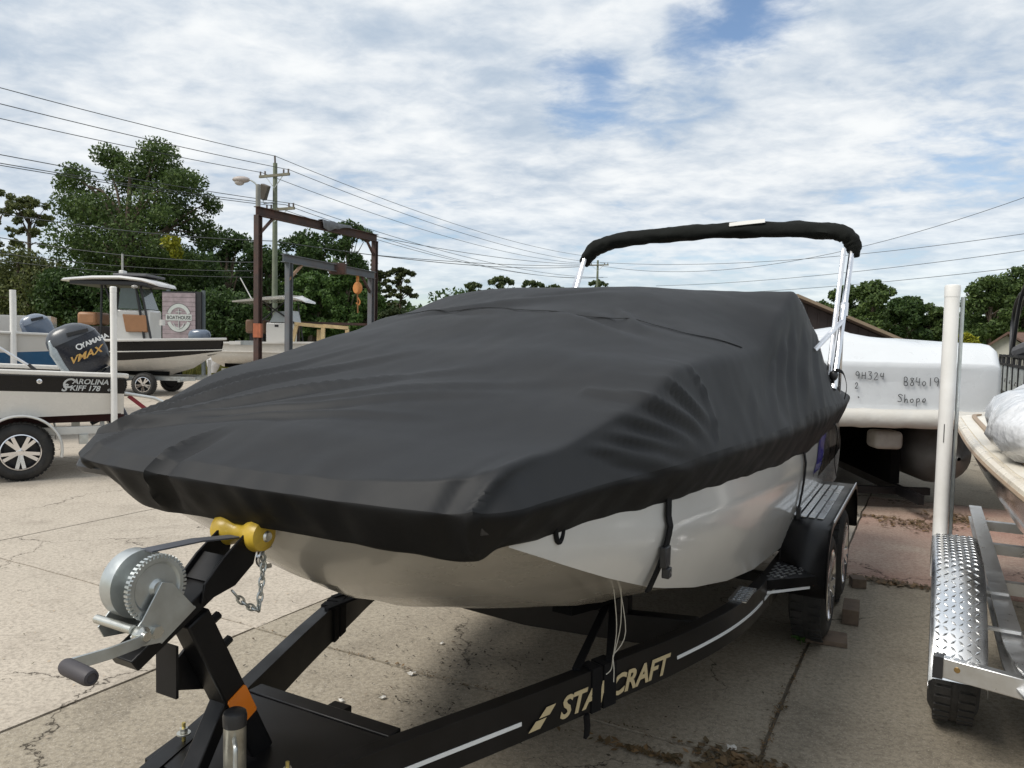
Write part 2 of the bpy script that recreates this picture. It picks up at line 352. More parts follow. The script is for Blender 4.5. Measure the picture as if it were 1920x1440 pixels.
# ------------------------------------------------------------------ wheels
def wheel(parent, c, ax, Rr=0.34, wd=0.2, rim_m=None, spokes=5, rimr=0.205):
    """c: centre of the outer side face, ax: unit vector pointing outwards"""
    c = Vector(c); ax = Vector(ax)
    wh = MB()
    prof = [(-wd + .02, rimr), (-wd, rimr + .03), (-wd, Rr - .06), (-wd + .03, Rr - .012), (-wd + .05, Rr), (-.05, Rr), (-.03, Rr - .012), (0, Rr - .06), (0.004, rimr + .06), (0, rimr + .03), (-.02, rimr)]
    t = MB().lathe(prof, c, ax, 40)
    up = Vector((0, 0, 1)); a = ax.cross(up).normalized(); b = ax.cross(a)
    for k in range(40):
        for s_ in (-1, 1):
            th = 2 * math.pi * (k + (0.25 if s_ > 0 else 0)) / 40; rd = a * math.cos(th) + b * math.sin(th); tg = ax.cross(rd)
            p = c - ax * (wd / 2) + ax * (s_ * wd * 0.24) + rd * (Rr + 0.001)
            t.bar(p - ax * wd * 0.16, p + ax * wd * 0.16, 0.036, 0.010, up=rd)
    ob = t.build('wheel', rubber, parent, smooth=40)
    ob['label'] = 'black tyre on its rim'
    rm = MB(); rm_m = rim_m or polished
    rm.lathe([(-.03, rimr + .004), (0.0, rimr + .012), (0.004, rimr), (-.015, rimr - .012), (-.10, rimr - .03), (-.16, rimr - .02)], c, ax, 40)
    rm.lathe([(-.008, 0.0), (-.006, .028), (-.012, .05), (-.05, .065), (-.06, .0)], c, ax, 20)
    for k in range(spokes):
        th = 2 * math.pi * k / spokes + 0.3
        for dd in (-0.19, 0.19):
            rd = a * math.cos(th + dd) + b * math.sin(th + dd); rc = a * math.cos(th + dd * 0.35) + b * math.sin(th + dd * 0.35)
            rm.bar(c - ax * .02 + rc * 0.035, c - ax * .008 + rd * (rimr - .006), 0.040, 0.026, up=ax)
    rm.build('rim', rm_m, ob, smooth=40)
    MB().lathe([(-.125, 0), (-.125, rimr - .025)], c, ax, 30).build('brake_backing', plastic_black, ob, smooth=0)
    return ob

# ================================================================== the covered boat
RZ = -TH
B0 = (OX, OY, 0)
WT = [(0.40, 0.0), (0.405, .30), (0.42, .55), (0.46, 0.74), (0.52, 0.83), (0.62, 0.875), (0.95, 0.915), (1.42, 1.02), (2.2, 1.09), (3.1, 1.13), (4.5, 1.15), (5.6, 1.13), (6.5, 1.06)]
def wid(u): return lin(u, WT)
ZR = [(0.4, 1.40), (1.0, 1.40), (1.6, 1.40), (3.2, 1.385), (6.5, 1.36)]
HEM = [(0.4, 1.275), (0.43, 1.277), (0.50, 1.290), (0.58, 1.300), (0.66, 1.296), (0.78, 1.278), (0.95, 1.262), (1.5, 1.275), (2.6, 1.225), (4.0, 1.165), (6.5, 1.15)]
HER = [(0.4, 1.475), (0.55, 1.50), (0.8, 1.52), (1.2, 1.60), (1.64, 1.725), (2.2, 1.745), (2.9, 1.79), (3.4, 2.00), (3.75, 2.135), (4.0, 2.10), (4.56, 1.93), (5.3, 1.70), (6.2, 1.50), (6.6, 1.47)]
HEL = [(0.4, 1.425), (0.75, 1.505), (1.26, 1.675), (2.0, 1.825), (2.4, 1.92), (3.16, 2.10), (3.75, 2.13), (4.56, 1.95), (5.3, 1.72), (6.2, 1.50), (6.6, 1.47)]
HC = [(0.4, 1.435), (0.7, 1.53), (1.2, 1.66), (1.64, 1.775), (2.3, 1.955), (2.94, 2.112), (3.3, 2.135), (3.8, 2.14), (4.5, 2.0), (6.2, 1.58), (6.6, 1.52)]

def outline(n_side=210, n_front=110):
    pts = []
    # right stern -> bow -> left stern, dense at the bow
    ul = [6.55 - (6.55 - 0.62) * i / n_side for i in range(n_side)]
    right = [(u, wid(u)) for u in ul]
    front = []
    for i in range(n_front + 1):
        a = math.pi / 2 * (1 - 2 * i / n_front)
        e = 0.36 if a > 0 else 0.60
        sv = math.copysign(abs(math.sin(a)) ** e, math.sin(a)); cv = abs(math.cos(a)) ** 0.62
        pw = 0.875 if a > 0 else 0.84
        front.append((0.62 - 0.215 * (cv if a > 0 else abs(math.cos(a)) ** 0.95), pw * sv))
    # respace the front evenly
    d = [0]
    for p, q in zip(front, front[1:]): d.append(d[-1] + math.dist(p, q))
    fr = []
    for i in range(n_front + 1):
        t = d[-1] * i / n_front; k = max(j for j in range(len(d)) if d[j] <= t + 1e-9); k = min(k, len(d) - 2)
        f = (t - d[k]) / max(1e-9, d[k + 1] - d[k]); fr.append((front[k][0] + (front[k + 1][0] - front[k][0]) * f, front[k][1] + (front[k + 1][1] - front[k][1]) * f))
    left = [(u, -(wid(u) - 0.035 * max(0, 1 - (u - 0.62) / 0.6))) for u in reversed(ul)]
    return right + fr + left

def cover_grid():
    out = outline(); n = len(out)
    NT, NS, NH = 64, 26, 14
    P = np.zeros((NT + NS + NH, n, 3))
    on = []
    for i in range(n):
        a, b = out[max(0, i - 2)], out[min(n - 1, i + 2)]; tu, tv = b[0] - a[0], b[1] - a[1]; l_ = math.hypot(tu, tv) or 1; on.append((tv / l_, -tu / l_))
    for i, (u, v) in enumerate(out):
        us_ = min(max(u, 1.0), 5.6); 
        if u < 1.0: us_ = 1.0
        js = 0.935 if u < 1.0 else (0.93 - 0.07 * min(1, (u - 1.0) / 1.0))
        for k in range(NT):
            r = js * (k / (NT - 1)) ** 0.9
            pu, pv = us_ + (u - us_) * r, v * r
            j = min(1.0, abs(pv) / (max(wid(max(pu, .62)), .3) * js))
            right = 0.5 + 0.5 * max(-1, min(1, pv / 0.25))
            he = interp(pu, HER) * right + interp(pu, HEL) * (1 - right)
            z = he + (interp(pu, HC) - he) * (1 - j ** 2.4)
            P[k, i] = (pv, pu, z)
        ze = P[NT - 1, i, 2]; zr = lin(u, ZR); pe = P[NT - 1, i]
        for k in range(NS):
            t = (k + 1) / NS
            sag = -0.03 * math.sin(math.pi * t) * max(0, min(1, (ze - zr - .12) / 0.35))
            f = t ** 1.0
            q = js + (1 - js) * f + sag * 0.4
            P[NT + k, i] = (v * q, us_ + (u - us_) * q, ze + (zr - ze) * t)
        zh = lin(u, HEM) if v > 0.3 or u > .9 else 1.272
        zh += 0.085 * max(0, min(1, (-v - 0.42) / 0.4)) * max(0, min(1, (1.6 - u) / .6))
        wob = 0.012 * noise.noise((u * 2.3, v * 2.3, 3.3)) + 0.008 * noise.noise((u * 7.3, v * 7.3, 1.3))
        fwd = max(0, 1 - (u - 0.4) / 0.3)
        for k in range(NH):
            t = (k + 1) / NH
            ins_ = 0.088 * t ** 1.15; nu, nv = on[i]
            if nu * (3.3 - u) * .2 + nv * (-v) < 0: nu, nv = -nu, -nv
            P[NT + NS + k, i] = (v + nv * ins_, u + nu * ins_, zr + (zh + wob - zr) * t)
    # relax: cloth rounds off every edge
    for it in range(3):
        Q = P.copy()
        Q[1:-1] = 0.5 * P[1:-1] + 0.25 * (P[:-2] + P[2:])
        keep = P[NT + NS - 2:NT + NS + 2].copy()
        P[1:-1] = Q[1:-1]
        P[NT + NS - 2:NT + NS + 2] = 0.12 * keep + 0.88 * P[NT + NS - 2:NT + NS + 2]
        Q = P.copy(); Q[:, 1:-1] = 0.5 * P[:, 1:-1] + 0.25 * (P[:, :-2] + P[:, 2:]); P = Q
    # normals
    du = np.gradient(P, axis=1); dk = np.gradient(P, axis=0)
    Nn = np.cross(dk, du); ln = np.linalg.norm(Nn, axis=2, keepdims=True); Nn = Nn / np.maximum(ln, 1e-9)
    Nn[:6] = (0, 0, 1)
    sgn = np.where(Nn[..., 2:3] + 0.001 < -0.3, -1, 1); 
    # make them point outwards
    cen = np.array([0, 3.3, 1.3]); outw = P - cen; outw[..., 1] *= 0.3
    s = np.sign((Nn * outw).sum(axis=2, keepdims=True)); s[s == 0] = 1; Nn = Nn * s
    D = np.zeros(P.shape[:2])
    X, Y, Z = P[..., 0], P[..., 1], P[..., 2]
    def g(x, s_): return np.exp(-(x / s_) ** 2)
    def seg(ax, ay, bx, by, wd_, amp, fade0=0.15, fade1=0.5, bend=0.0, A=None, B=None):
        a = X if A is None else A; b = Y if B is None else B
        dx, dy = bx - ax, by - ay; l2 = math.hypot(dx, dy)
        t = ((a - ax) * dx + (b - ay) * dy) / l2 ** 2; off = ((a - ax) * dy - (b - ay) * dx) / l2 + bend * np.sin(np.clip(t, 0, 1) * math.pi)
        m = np.clip(t / fade0, 0, 1) * np.clip((1 - t) / fade1, 0, 1)
        wl = wd_ * (0.6 + 0.9 * np.clip(t, 0, 1))
        return amp * m * (g(off, wl) - 0.55 * g(off - 1.6 * wl, wl * 1.1))
    top = np.clip((Z - 1.44) / 0.05, 0, 1)
    # long folds fanning out of the port bow corner
    for (bx, by, w_, am, bd) in ((0.35, 1.42, .030, .017, .03), (0.55, 1.20, .026, .015, -.02), (-0.1, 1.62, .032, .017, .05), (0.45, 0.92, .024, .012, .03), (-0.45, 1.66, .028, .013, .03), (0.75, 1.45, .03, .010, -.04), (-0.3, 1.05, .02, .010, .02)):
        D += seg(-0.86, 0.56, bx, by, w_ * .85, am * 1.35, 0.12, 0.55, bd) * top
    # slack over the bow seats and the dash
    D += seg(0.1, 2.35, 0.75, 2.0, .05, -.020, .3, .4) * top + seg(-0.5, 2.3, -0.05, 2.25, .04, .016, .3, .4) * top + seg(0.35, 2.5, 0.62, 2.12, .03, .016, .3, .4) * top
    D += seg(-0.75, 2.2, 0.0, 2.75, .06, .018, .3, .4) * top + seg(-0.3, 2.6, 0.3, 2.95, .05, -.012, .3, .4)
    # pleats on the bow front and at the starboard-bow corner
    front = np.clip((1.52 - Z) / 0.05, 0, 1)
    for (vx, am, ww) in ((-0.62, .012, .016), (-0.25, .022, .014), (0.80, .022, .012), (0.74, -.010, .02), (-0.19, -.014, .02), (0.3, .006, .05)):
        D += am * g(X - vx - 0.25 * (Z - 1.44), ww) * front * (Y < 0.75) * np.clip((Z - 1.27) / 0.04, 0, 1)
    # pulled folds on the near flank (u-z plane)
    fl = (X > 0.7) * 1.0
    for (a0, z0, a1, z1, w_, am) in ((1.25, 1.66, 1.72, 1.47, .026, .022), (1.12, 1.60, 1.66, 1.44, .022, .018), (1.02, 1.55, 1.62, 1.42, .020, .016), (0.92, 1.52, 1.45, 1.41, .018, .014), (1.45, 1.70, 1.80, 1.50, .022, .018), (1.0, 1.48, 1.35, 1.40, .014, .010),
                                      (3.35, 1.85, 2.85, 1.44, .040, .022), (3.6, 1.9, 3.05, 1.43, .045, .024), (3.1, 1.74, 2.65, 1.45, .03, .016), (3.95, 1.9, 3.35, 1.42, .05, .022), (4.4, 1.85, 3.9, 1.4, .05, .02), (2.5, 1.6, 2.25, 1.42, .03, .008)):
        D += seg(a0, z0, a1, z1, w_, am, .2, .35, 0.0, Y, Z) * fl
    D += 0.016 * g(Y - 1.72 - 0.10 * np.sin(Z * 9), .016) * fl * np.clip((Z - 1.42) / 0.1, 0, 1) * np.clip((1.76 - Z) / 0.08, 0, 1)
    # gathers along the rub rail
    for i in range(n):
        pass
    s1 = np.zeros_like(D); s2 = np.zeros_like(D); s3 = np.zeros_like(D)
    for a in range(P.shape[0]):
        for b in range(0, n):
            x, y, z = P[a, b]
            s1[a, b] = noise.noise((x * 1.6, y * 1.3, z * 1.6)); 
            s2[a, b] = noise.noise((x * 4.1 + 5, y * 3.0, z * 2.2))
            s3[a, b] = noise.noise((x * 13.0, y * 9.0 + 3, z * 3.0))
    D += 0.016 * s1 + 0.0065 * s2 * (0.4 + 0.6 * np.clip(s1 + 0.5, 0, 1))
    band = np.exp(-((Z - 1.36) / 0.07) ** 2)
    D += 0.007 * s3 * band + 0.0022 * s3
    fade = np.ones(P.shape[0]); fade[-1] = 0.6
    P = P + Nn * (D * fade[:, None])[..., None]
    return P, NT, NS, NH
CG, NT, NS, NH = cover_grid()
cover_m = mat('cover_canvas', (0.0165, 0.0175, 0.0195), 0.62, var=0.10, vscale=3, bump=0.12, bscale=900, bdist=0.001, spec=0.24, rvar=0.06, dirt=(0.028, 0.0275, 0.027), dscale=2.0, damt=0.4)
hem_shade_m = mat('cover_hem_shade', (0.006, 0.006, 0.0065), 0.6, spec=0.2, var=0.15, vscale=8, rvar=0.1)  # darker copy of the canvas: shade of the undercut hem put into the colour
cover = thing('boat_cover', 'taut charcoal canvas cover stretched over the blunt bowed boat on the black trailer', 'boat cover', B0, RZ)
def grid_mesh(rows, close_top=False):
    n = rows.shape[1]; mb = MB(); mb.loft([list(map(tuple, r)) for r in rows], closed=False, cap=False); return mb
NB = NT + NS - 3
grid_mesh(CG[:NB + 1]).build('top_panel', cover_m, cover, smooth=80)
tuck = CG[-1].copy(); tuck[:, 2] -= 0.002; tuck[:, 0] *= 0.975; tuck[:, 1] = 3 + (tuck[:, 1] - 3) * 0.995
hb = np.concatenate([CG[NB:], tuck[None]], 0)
hemo = grid_mesh(hb).build('hem_band', hem_shade_m, cover, smooth=80)
# stern closing panel of the cover
mb = MB(); stern = [CG[k][0] for k in range(NT + NS)] ; stern2 = [CG[k][-1] for k in range(NT + NS)]
loop = [tuple(p) for p in stern[::-1]] + [tuple(p) for p in stern2[1:]]
# (the port and starboard columns meet along the spine)
mb.add(loop, [tuple(range(len(loop)))]); mb.build('stern_panel', cover_m, cover, smooth=0)
# sewn seam across the cover
def surf_pt(uv):     # nearest top-surface point
    k = ((CG[:NB, :, 0] - uv[1]) ** 2 + (CG[:NB, :, 1] - uv[0]) ** 2)
    i = np.unravel_index(np.argmin(k), k.shape); return Vector(CG[i])
def seam(pts, wdt=0.007):
    sp = []
    for (a, b) in zip(pts, pts[1:]):
        m = 16
        for i in range(m): sp.append(surf_pt((a[0] + (b[0] - a[0]) * i / m, a[1] + (b[1] - a[1]) * i / m)))
    sp.append(surf_pt(pts[-1]))
    for _ in range(3): sp = [sp[0]] + [(sp[i - 1] + sp[i] * 2 + sp[i + 1]) / 4 for i in range(1, len(sp) - 1)] + [sp[-1]]
    MB().path([p + Vector((0, -0.001, 0.004)) for p in sp], wdt, 0.003).build('seam', cover_m, cover, smooth=60)
seam([(2.35, -0.85), (2.28, -0.35), (2.25, 0.3), (2.32, 0.75), (2.6, 0.93)])
# tie-down webbing with buckles, and loops at the hem
def strap_on(u, zb, vb):
    v0 = wid(u); o = MB()
    sr = side_ring(u, 1, 0.010); pts = [p for p in sr if p[2] < lin(u, HEM) + 0.05]; pts = [(p[0], p[1] - 0.05 * k / len(pts), p[2]) for k, p in enumerate(pts)]
    o.path(pts, 0.046, 0.006, up=(1, 0, 0.2)); s_ = o.build('strap', strapm, cover, smooth=0)
    m = Vector(pts[int(len(pts) * .62)])
    b_ = MB().box(m.x - 0.006, m.x + 0.018, m.y - 0.026, m.y + 0.026, m.z - 0.04, m.z + 0.03); b_.box(m.x, m.x + 0.026, m.y - 0.018, m.y + 0.018, m.z - 0.075, m.z - 0.04)
    b_.build('buckle', plastic_black, s_, bevel=0.004)
def hem_loop(u, v, ax):
    z = lin(u, HEM); c = Vector((v - 0.072, u, z + 0.03)); pts = []
    for i in range(15):
        a = math.pi + math.pi * i / 14; pts.append(c + Vector(ax) * (0.024 * math.cos(a)) + Vector((0, 0, 0.042 * math.sin(a))))
    MB().tube(pts, 0.0075, 8).build('tie_loop', strapm, cover)
# ------------------------------------------------------------------ its hull
boat = thing('covered_boat', 'white hulled sport boat under a charcoal cover with folded top, strapped on black trailer', 'boat', B0, RZ)
ZB = [(0.5, 1.36), (0.62, 1.30), (0.85, 1.205), (1.13, 1.095), (1.5, 0.965), (1.9, 0.865), (2.35, 0.775), (2.8, 0.715), (3.6, 0.66), (6.4, 0.63)]
VB = [(0.5, 0.50), (0.56, 0.58), (0.62, 0.69), (0.67, 0.775), (0.8, 0.81), (1.13, 0.85), (1.9, 0.915), (2.8, 0.965), (3.6, 0.985), (6.4, 0.98)]
def side_ring(u, s_, off=0.0):
    vt = wid(u) - 0.095 - 0.06 * max(0, min(1, (0.75 - u) / 0.2)); zt = 1.36; zb, vb = lin(u, ZB), lin(u, VB); r_ = []
    for k in range(13):
        t = k / 12
        z = zt + (zb - zt) * t
        v = vt + (vb - vt) * t ** 1.25 + 0.028 * math.sin(math.pi * t) * min(1, max(0, (u - .6) / .6))
        zc_ = 1.245 - 0.035 * (u - 1.2)                         # moulded step that runs aft
        if u > 1.0: v += 0.012 * min(1, (u - 1.0) / 0.5) * max(0, min(1, (zc_ - z) / 0.03))
        r_.append((s_ * (v + off), u, z))
    return r_
ulist = [0.67, 0.72, 0.8, 0.9] + [1.0 + 0.15 * i for i in range(37)]
for s_ in (1, -1):
    MB().loft([side_ring(u, s_) for u in ulist], closed=False, cap=False).build('hull_side', gel_white, boat, smooth=60)
def patch(name, m, u_top, u_bot, t0, t1, off):
    rows = []
    for i in range(9):
        f = i / 8; row = []
        for k in range(10):
            t = t0 + (t1 - t0) * k / 9; ua = u_top[0] + (u_bot[0] - u_top[0]) * (t - t0) / (t1 - t0); ub = u_top[1] + (u_bot[1] - u_top[1]) * (t - t0) / (t1 - t0)
            u = ua + (ub - ua) * f; ring = side_ring(u, 1, off); q = t * 12; a = int(min(11, q)); p = Vector(ring[a]).lerp(Vector(ring[a + 1]), q - a); row.append(tuple(p))
        rows.append(row)
    return MB().loft(rows, closed=False, cap=False).build(name, m, boat, smooth=60)
patch('blue_stripe', royal, (4.55, 5.0), (4.2, 4.5), 0.12, 0.52, 0.004)
patch('dark_panel', gel_black, (5.0, 6.35), (4.5, 6.35), 0.10, 0.60, 0.004)
ZK = [(0.45, 1.37), (0.53, 1.33), (0.58, 1.245), (0.64, 1.165), (0.72, 1.09), (0.80, 1.025), (1.0, 0.915), (1.3, 0.80), (1.6, 0.715), (1.9, 0.655), (2.4, 0.62), (6.4, 0.60)]
def bottom_ring(u):
    zk, zb, vb = interp(u, ZK), lin(u, ZB) + 0.01, lin(u, VB) - 0.015
    half = []
    for k in range(15):
        t = k / 14; full = max(0, min(1, (1.6 - u) / 1.0))
        e = 1.15 + 0.75 * full
        bl = max(0, min(1, (u - 0.75) / 0.9)); bl = bl * bl * (3 - 2 * bl)
        z = zk + (zb - zk) * ((1 - bl) * t ** 1.35 + bl * (0.25 * t + 0.75 * t ** (2.0 - 0.7 * full)))
        if u > 0.9: z += -0.014 * math.exp(-((t - 0.62) / 0.05) ** 2) * min(1, (u - .9) / .3)    # spray strake
        half.append((vb * t, u, z))
    return [(-v, u_, z) for v, u_, z in half[:0:-1]] + half
MB().loft([bottom_ring(u) for u in [0.55, 0.575, 0.60, 0.63, 0.66, 0.7, 0.75, 0.8, 0.86, 0.93] + [1.0 + 0.12 * i for i in range(46)]], closed=False, cap=False).build('hull_bottom', gel_grey, boat, smooth=70)
tr = MB(); rr = side_ring(6.4, 1); rl = side_ring(6.4, -1); rb = bottom_ring(6.4)
tr.add([p for p in rl] + [p for p in rb] + [p for p in rr[::-1]], [tuple(range(len(rl) + len(rb) + len(rr)))]); tr.build('transom', gel_white, boat, smooth=0)
rub = [(v * 0.935, max(u, .50), 1.37) for (u, v) in outline(80, 60)]
MB().tube(rub, 0.024, 8).build('rub_rail', plastic_black, boat)
# bow eye
MB().tube([(0.02 + 0, 0.60 - 0.05 * math.sin(a), 1.16 + 0.03 * math.cos(a)) for a in [math.pi * i / 10 for i in range(11)]], 0.007, 8).build('bow_eye', polished, boat)
for u in (1.46, 3.75): strap_on(u, lin(u, ZB) + 0.0, lin(u, VB))
hem_loop(0.86, wid(0.86) - 0.005, (0, 1, 0)); hem_loop(3.0, wid(3.0) - 0.03, (0, 1, 0))
# folded bimini top
bim = MB()
BT = [(-1.08, 5.38, 2.50), (-1.0, 5.42, 2.63), (-0.8, 5.48, 2.71), (-0.4, 5.56, 2.755), (0, 5.62, 2.775), (0.4, 5.66, 2.775), (0.8, 5.70, 2.755), (1.02, 5.72, 2.72), (1.10, 5.74, 2.64), (1.115, 5.74, 2.53)]
bp_ = smoothpath(BT, 10); rings = []
for i, p in enumerate(bp_):
    d = (bp_[min(i + 1, len(bp_) - 1)] - bp_[max(i - 1, 0)]).normalized(); a = d.cross(Vector((0, 1, 0.25))).normalized(); b = d.cross(a)
    f = i / (len(bp_) - 1); taper = min(1, 0.55 + 4 * min(f, 1 - f)); ring = []
    for k in range(20):
        th = 2 * math.pi * k / 20; r_ = (0.066 * taper) * (1 + 0.20 * noise.noise((f * 16, math.cos(th) * 1.3, math.sin(th) * 1.3)) + 0.13 * noise.noise((f * 45, math.cos(th) * 2, math.sin(th) * 2 + 4)))
        ring.append(p + a * (r_ * math.cos(th)) + b * (1.5 * r_ * math.sin(th)))
    rings.append(ring)
bo = MB().loft(rings).build('bimini_top', mat('bimini_canvas', (0.010, 0.011, 0.010), 0.9, spec=0.15, var=0.3, vscale=14, bump=0.3, bscale=30), boat, smooth=70)
bo['label'] = 'rolled black canvas boot of the folded bimini top'
for s_, topi in ((1, (1.10, 5.72, 2.60)), (-1, (-1.07, 5.38, 2.55))):
    base = Vector((s_ * 1.075, 5.02 if s_ > 0 else 4.55, 1.5)); top_ = Vector(topi)
    MB().tube([base, top_], 0.023, 10).build('tube', polished, bo)
    MB().tube([base + Vector((-.05 * s_, .10, 0.0)), top_ + Vector((-.05 * s_, -.12, -.02))], 0.019, 10).build('tube', polished, bo)
    mid = base.lerp(top_, 0.55)
    MB().tube([mid + Vector((0, 0.0, -.06)), mid + Vector((0, 0, 0.0)) + (top_ - base).normalized() * 0.05], 0.031, 10).build('clamp', polished, bo)
    MB().tube([base.lerp(top_, 0.46), base + Vector((-.05 * s_, -0.75, 0.28))], 0.018, 8).build('brace', polished, bo)
    MB().tube([base.lerp(top_, 0.5), base + Vector((0, 0.45, -.12))], 0.011, 8).build('brace', polished, bo)
    MB().ball(base + Vector((0, 0, 0.1)), .03, .03, .04).build('hinge', plastic_black, bo)
MB().path([bp_[44] + Vector((0.0, -0.085, 0.035)), bp_[47] + Vector((0, -.085, 0.045)), bp_[51] + Vector((0, -.07, 0.062))], 0.05, 0.004, up=(0, -0.7, 0.7)).build('care_tag', gel_white, bo)
# loose ends of webbing at the stern quarter of the cover
for pts in ([(1.09, 5.0, 1.64), (1.13, 5.1, 1.62), (1.15, 5.2, 1.52), (1.14, 5.2, 1.42)], [(1.06, 5.0, 1.30), (1.10, 5.2, 1.18), (1.08, 5.3, 0.95), (1.10, 5.3, 0.82)]):
    MB().path(smoothpath(pts, 5), 0.028, 0.004, up=(1, 0, .3)).build('strap_end', strapm, cover, smooth=0)

# ------------------------------------------------------------------ its trailer
T = thing('boat_trailer', 'black painted tandem axle boat trailer carrying the charcoal covered boat', 'trailer', B0, RZ)
RAIL = [(0.05, 0.0), (0.26, 0.62), (0.535, 1.32), (0.70, 1.78), (0.80, 2.06), (0.90, 2.42), (0.955, 2.75), (0.975, 3.1), (0.985, 3.5), (0.985, 6.3)]
RH = 0.155; RTOP = 0.60
for s_ in (1, -1):
    pts = smoothpath([(s_ * v, u, RTOP - RH / 2) for v, u in RAIL], 8)
    ro = MB().path(pts, 0.055, RH).build('frame_rail', black_steel, T, smooth=40, bevel=0.005)
    sp = [p + Vector((0, 0, -0.012)) for p in pts]
    def offs(ps, d): 
        o = []
        for i, p in enumerate(ps):
            t = (ps[min(i + 1, len(ps) - 1)] - ps[max(i - 1, 0)]).normalized(); nrm = Vector((t.y, -t.x, 0)); nrm = nrm if nrm.x * s_ > 0 else -nrm; o.append(p + nrm * d)
        return o
    so_ = offs(sp, 0.0285)
    a = [p for p in so_ if 0.15 < p.y < 1.12]; b_ = [p for p in so_ if 2.02 < p.y < 2.98]; c_ = [p for p in so_ if 3.0 < p.y < 3.42]
    stripe_m = mat('silver_stripe', (0.75, 0.78, 0.80), 0.35, var=0.05)
    a = [p for p in so_ if 0.15 < p.y < 1.25]
    for q in (a, b_, c_): MB().path(q, 0.003, 0.014).build('pinstripe', stripe_m, ro, smooth=0)
    if s_ > 0:
        i0 = min(range(len(so_)), key=lambda i: abs(so_[i].y - 1.365)); i1 = min(range(len(so_)), key=lambda i: abs(so_[i].y - 1.98))
        d = (so_[i1] - so_[i0]).normalized(); gold = mat('gold_decal', (0.55, 0.46, 0.28), 0.4, var=0.05)
        lead = so_[i0] - d * 0.075
        nrm = Vector((d.y, -d.x, 0)) * 0.003
        for z0, a0, a1 in ((-0.040, -0.055, 0.03), (-0.004, -0.005, 0.075)):
            MB().prism([lead + d * a0 + Vector((0, 0, z0)) + nrm, lead + d * (a1 - .03) + Vector((0, 0, z0)) + nrm, lead + d * a1 + Vector((0, 0, z0 + .03)) + nrm, lead + d * (a0 + .035) + Vector((0, 0, z0 + .03)) + nrm], nrm * 0.3).build('logo_bar', gold, ro, smooth=0)
        text('STARCRAFT', 'lettering', 0.108, gold, ro, basis(so_[i0] + Vector((0, 0, -0.040)) + nrm + d * 0.02, d, (0, 0, 1)), shear=0.28, off=0.003, sx=1.06)
# tongue, cross members, coupler
MB().bar((0, -0.55, 0.52), (0, 0.95, 0.52), 0.075, 0.10).build('tongue', black_steel, T, bevel=0.005)
MB().bar((-0.30, 0.84, 0.567), (0.30, 0.84, 0.567), 0.06, 0.06).build('crossmember', black_steel, T, bevel=0.004)
MB().prism([(-0.22, 0.36, 0.596), (0.22, 0.36, 0.596), (0.33, 0.80, 0.596), (-0.33, 0.80, 0.596)], (0, 0, -0.02)).build('gusset_plate', black_steel, T, bevel=0.003)
for u, dip, wx in ((2.30, 0.02, .845), (4.4, .10, .955), (5.9, 0.10, .955)):
    MB().path([(-wx, u, 0.535), (-0.5, u, 0.515 - dip * .5), (0, u, 0.49 - dip * .5), (0.5, u, 0.515 - dip * .5), (wx, u, 0.535)], 0.07, 0.13).build('crossmember', black_steel, T, bevel=0.004)
for s_ in (1, -1):
    MB().path([(s_ * 0.44, 1.75, 0.74), (s_ * 0.46, 2.0, 0.70), (s_ * 0.5, 2.6, 0.665), (s_ * 0.52, 6.2, 0.66)], 0.09, 0.05).build('bunk', carpet, T)
    for u in (2.3, 4.4, 5.9): MB().box(s_ * .5 - .03, s_ * .5 + .03, u - .03, u + .03, 0.5, 0.65).build('bunk_post', black_steel, T)
    # black webbing lashed round the rail up to the bunk
    MB().bar((s_ * 0.60, 1.53, 0.605), (s_ * 0.47, 2.20, 0.66), 0.03, 0.010).build('lashing', strapm, T)
    MB().bar((s_ * 0.68, 1.66, 0.605), (s_ * 0.47, 2.24, 0.66), 0.03, 0.010).build('lashing', strapm, T)
    d = Vector((0.165 * s_, 0.46, 0)).normalized()
    for du_, ww in ((0.0, 0.05), (0.075, 0.07)):
        c = Vector((s_ * 0.632, 1.59, RTOP - RH / 2)) + d * du_
        MB().bar(c - d * ww / 2, c + d * ww / 2, 0.068, RH + 0.012).build('lashing', strapm, T)
    if s_ > 0: MB().path([(0.645, 1.53, 0.445), (0.65, 1.53, 0.40), (0.645, 1.535, 0.36)], 0.012, 0.03, up=(0, 1, 0)).build('lashing', strapm, T)
# winch post (leans forward), brace, reflector
post = MB().bar((0, 0.565, 0.585), (0, 0.335, 1.06), 0.075, 0.075, up=(0, 1, 0)).build('winch_post', black_steel, T, bevel=0.006)
MB().bar((0, 0.455, 0.80), (0, 0.31, 0.57), 0.06, 0.04, up=(0, 1, 0)).build('brace', black_steel, post, bevel=0.004)
MB().prism([(-0.045, 0.36, 0.96), (-0.045, 0.30, 0.915), (-0.045, 0.30, 0.86), (-0.045, 0.47, 0.80)], (0.008, 0, 0)).build('stop_bracket', black_steel, post)
MB().prism([(-0.085, 0.298, 0.985), (-0.005, 0.298, 0.985), (-0.005, 0.298, 0.845), (-0.085, 0.298, 0.845)], (0, 0.008, 0)).build('stop_plate', black_steel, post)
d = (Vector((0, 0.335, 1.06)) - Vector((0, 0.565, 0.585))).normalized(); nrm = Vector((0, -d.z, d.y)); c0 = Vector((0.0385, 0.478, 0.765))
rf = []
for (a, b_) in ((-.030, -.05), (.030, -.05), (.034, -.044), (.034, .044), (.03, .05), (-.03, .05), (-.034, .044), (-.034, -.044)): rf.append(c0 + d * b_ + nrm * a)
MB().prism(rf, (0.004, 0, 0)).build('reflector', mat('amber_reflector', (0.75, 0.20, 0.01), 0.3, var=0.06, coat=0.5), post)
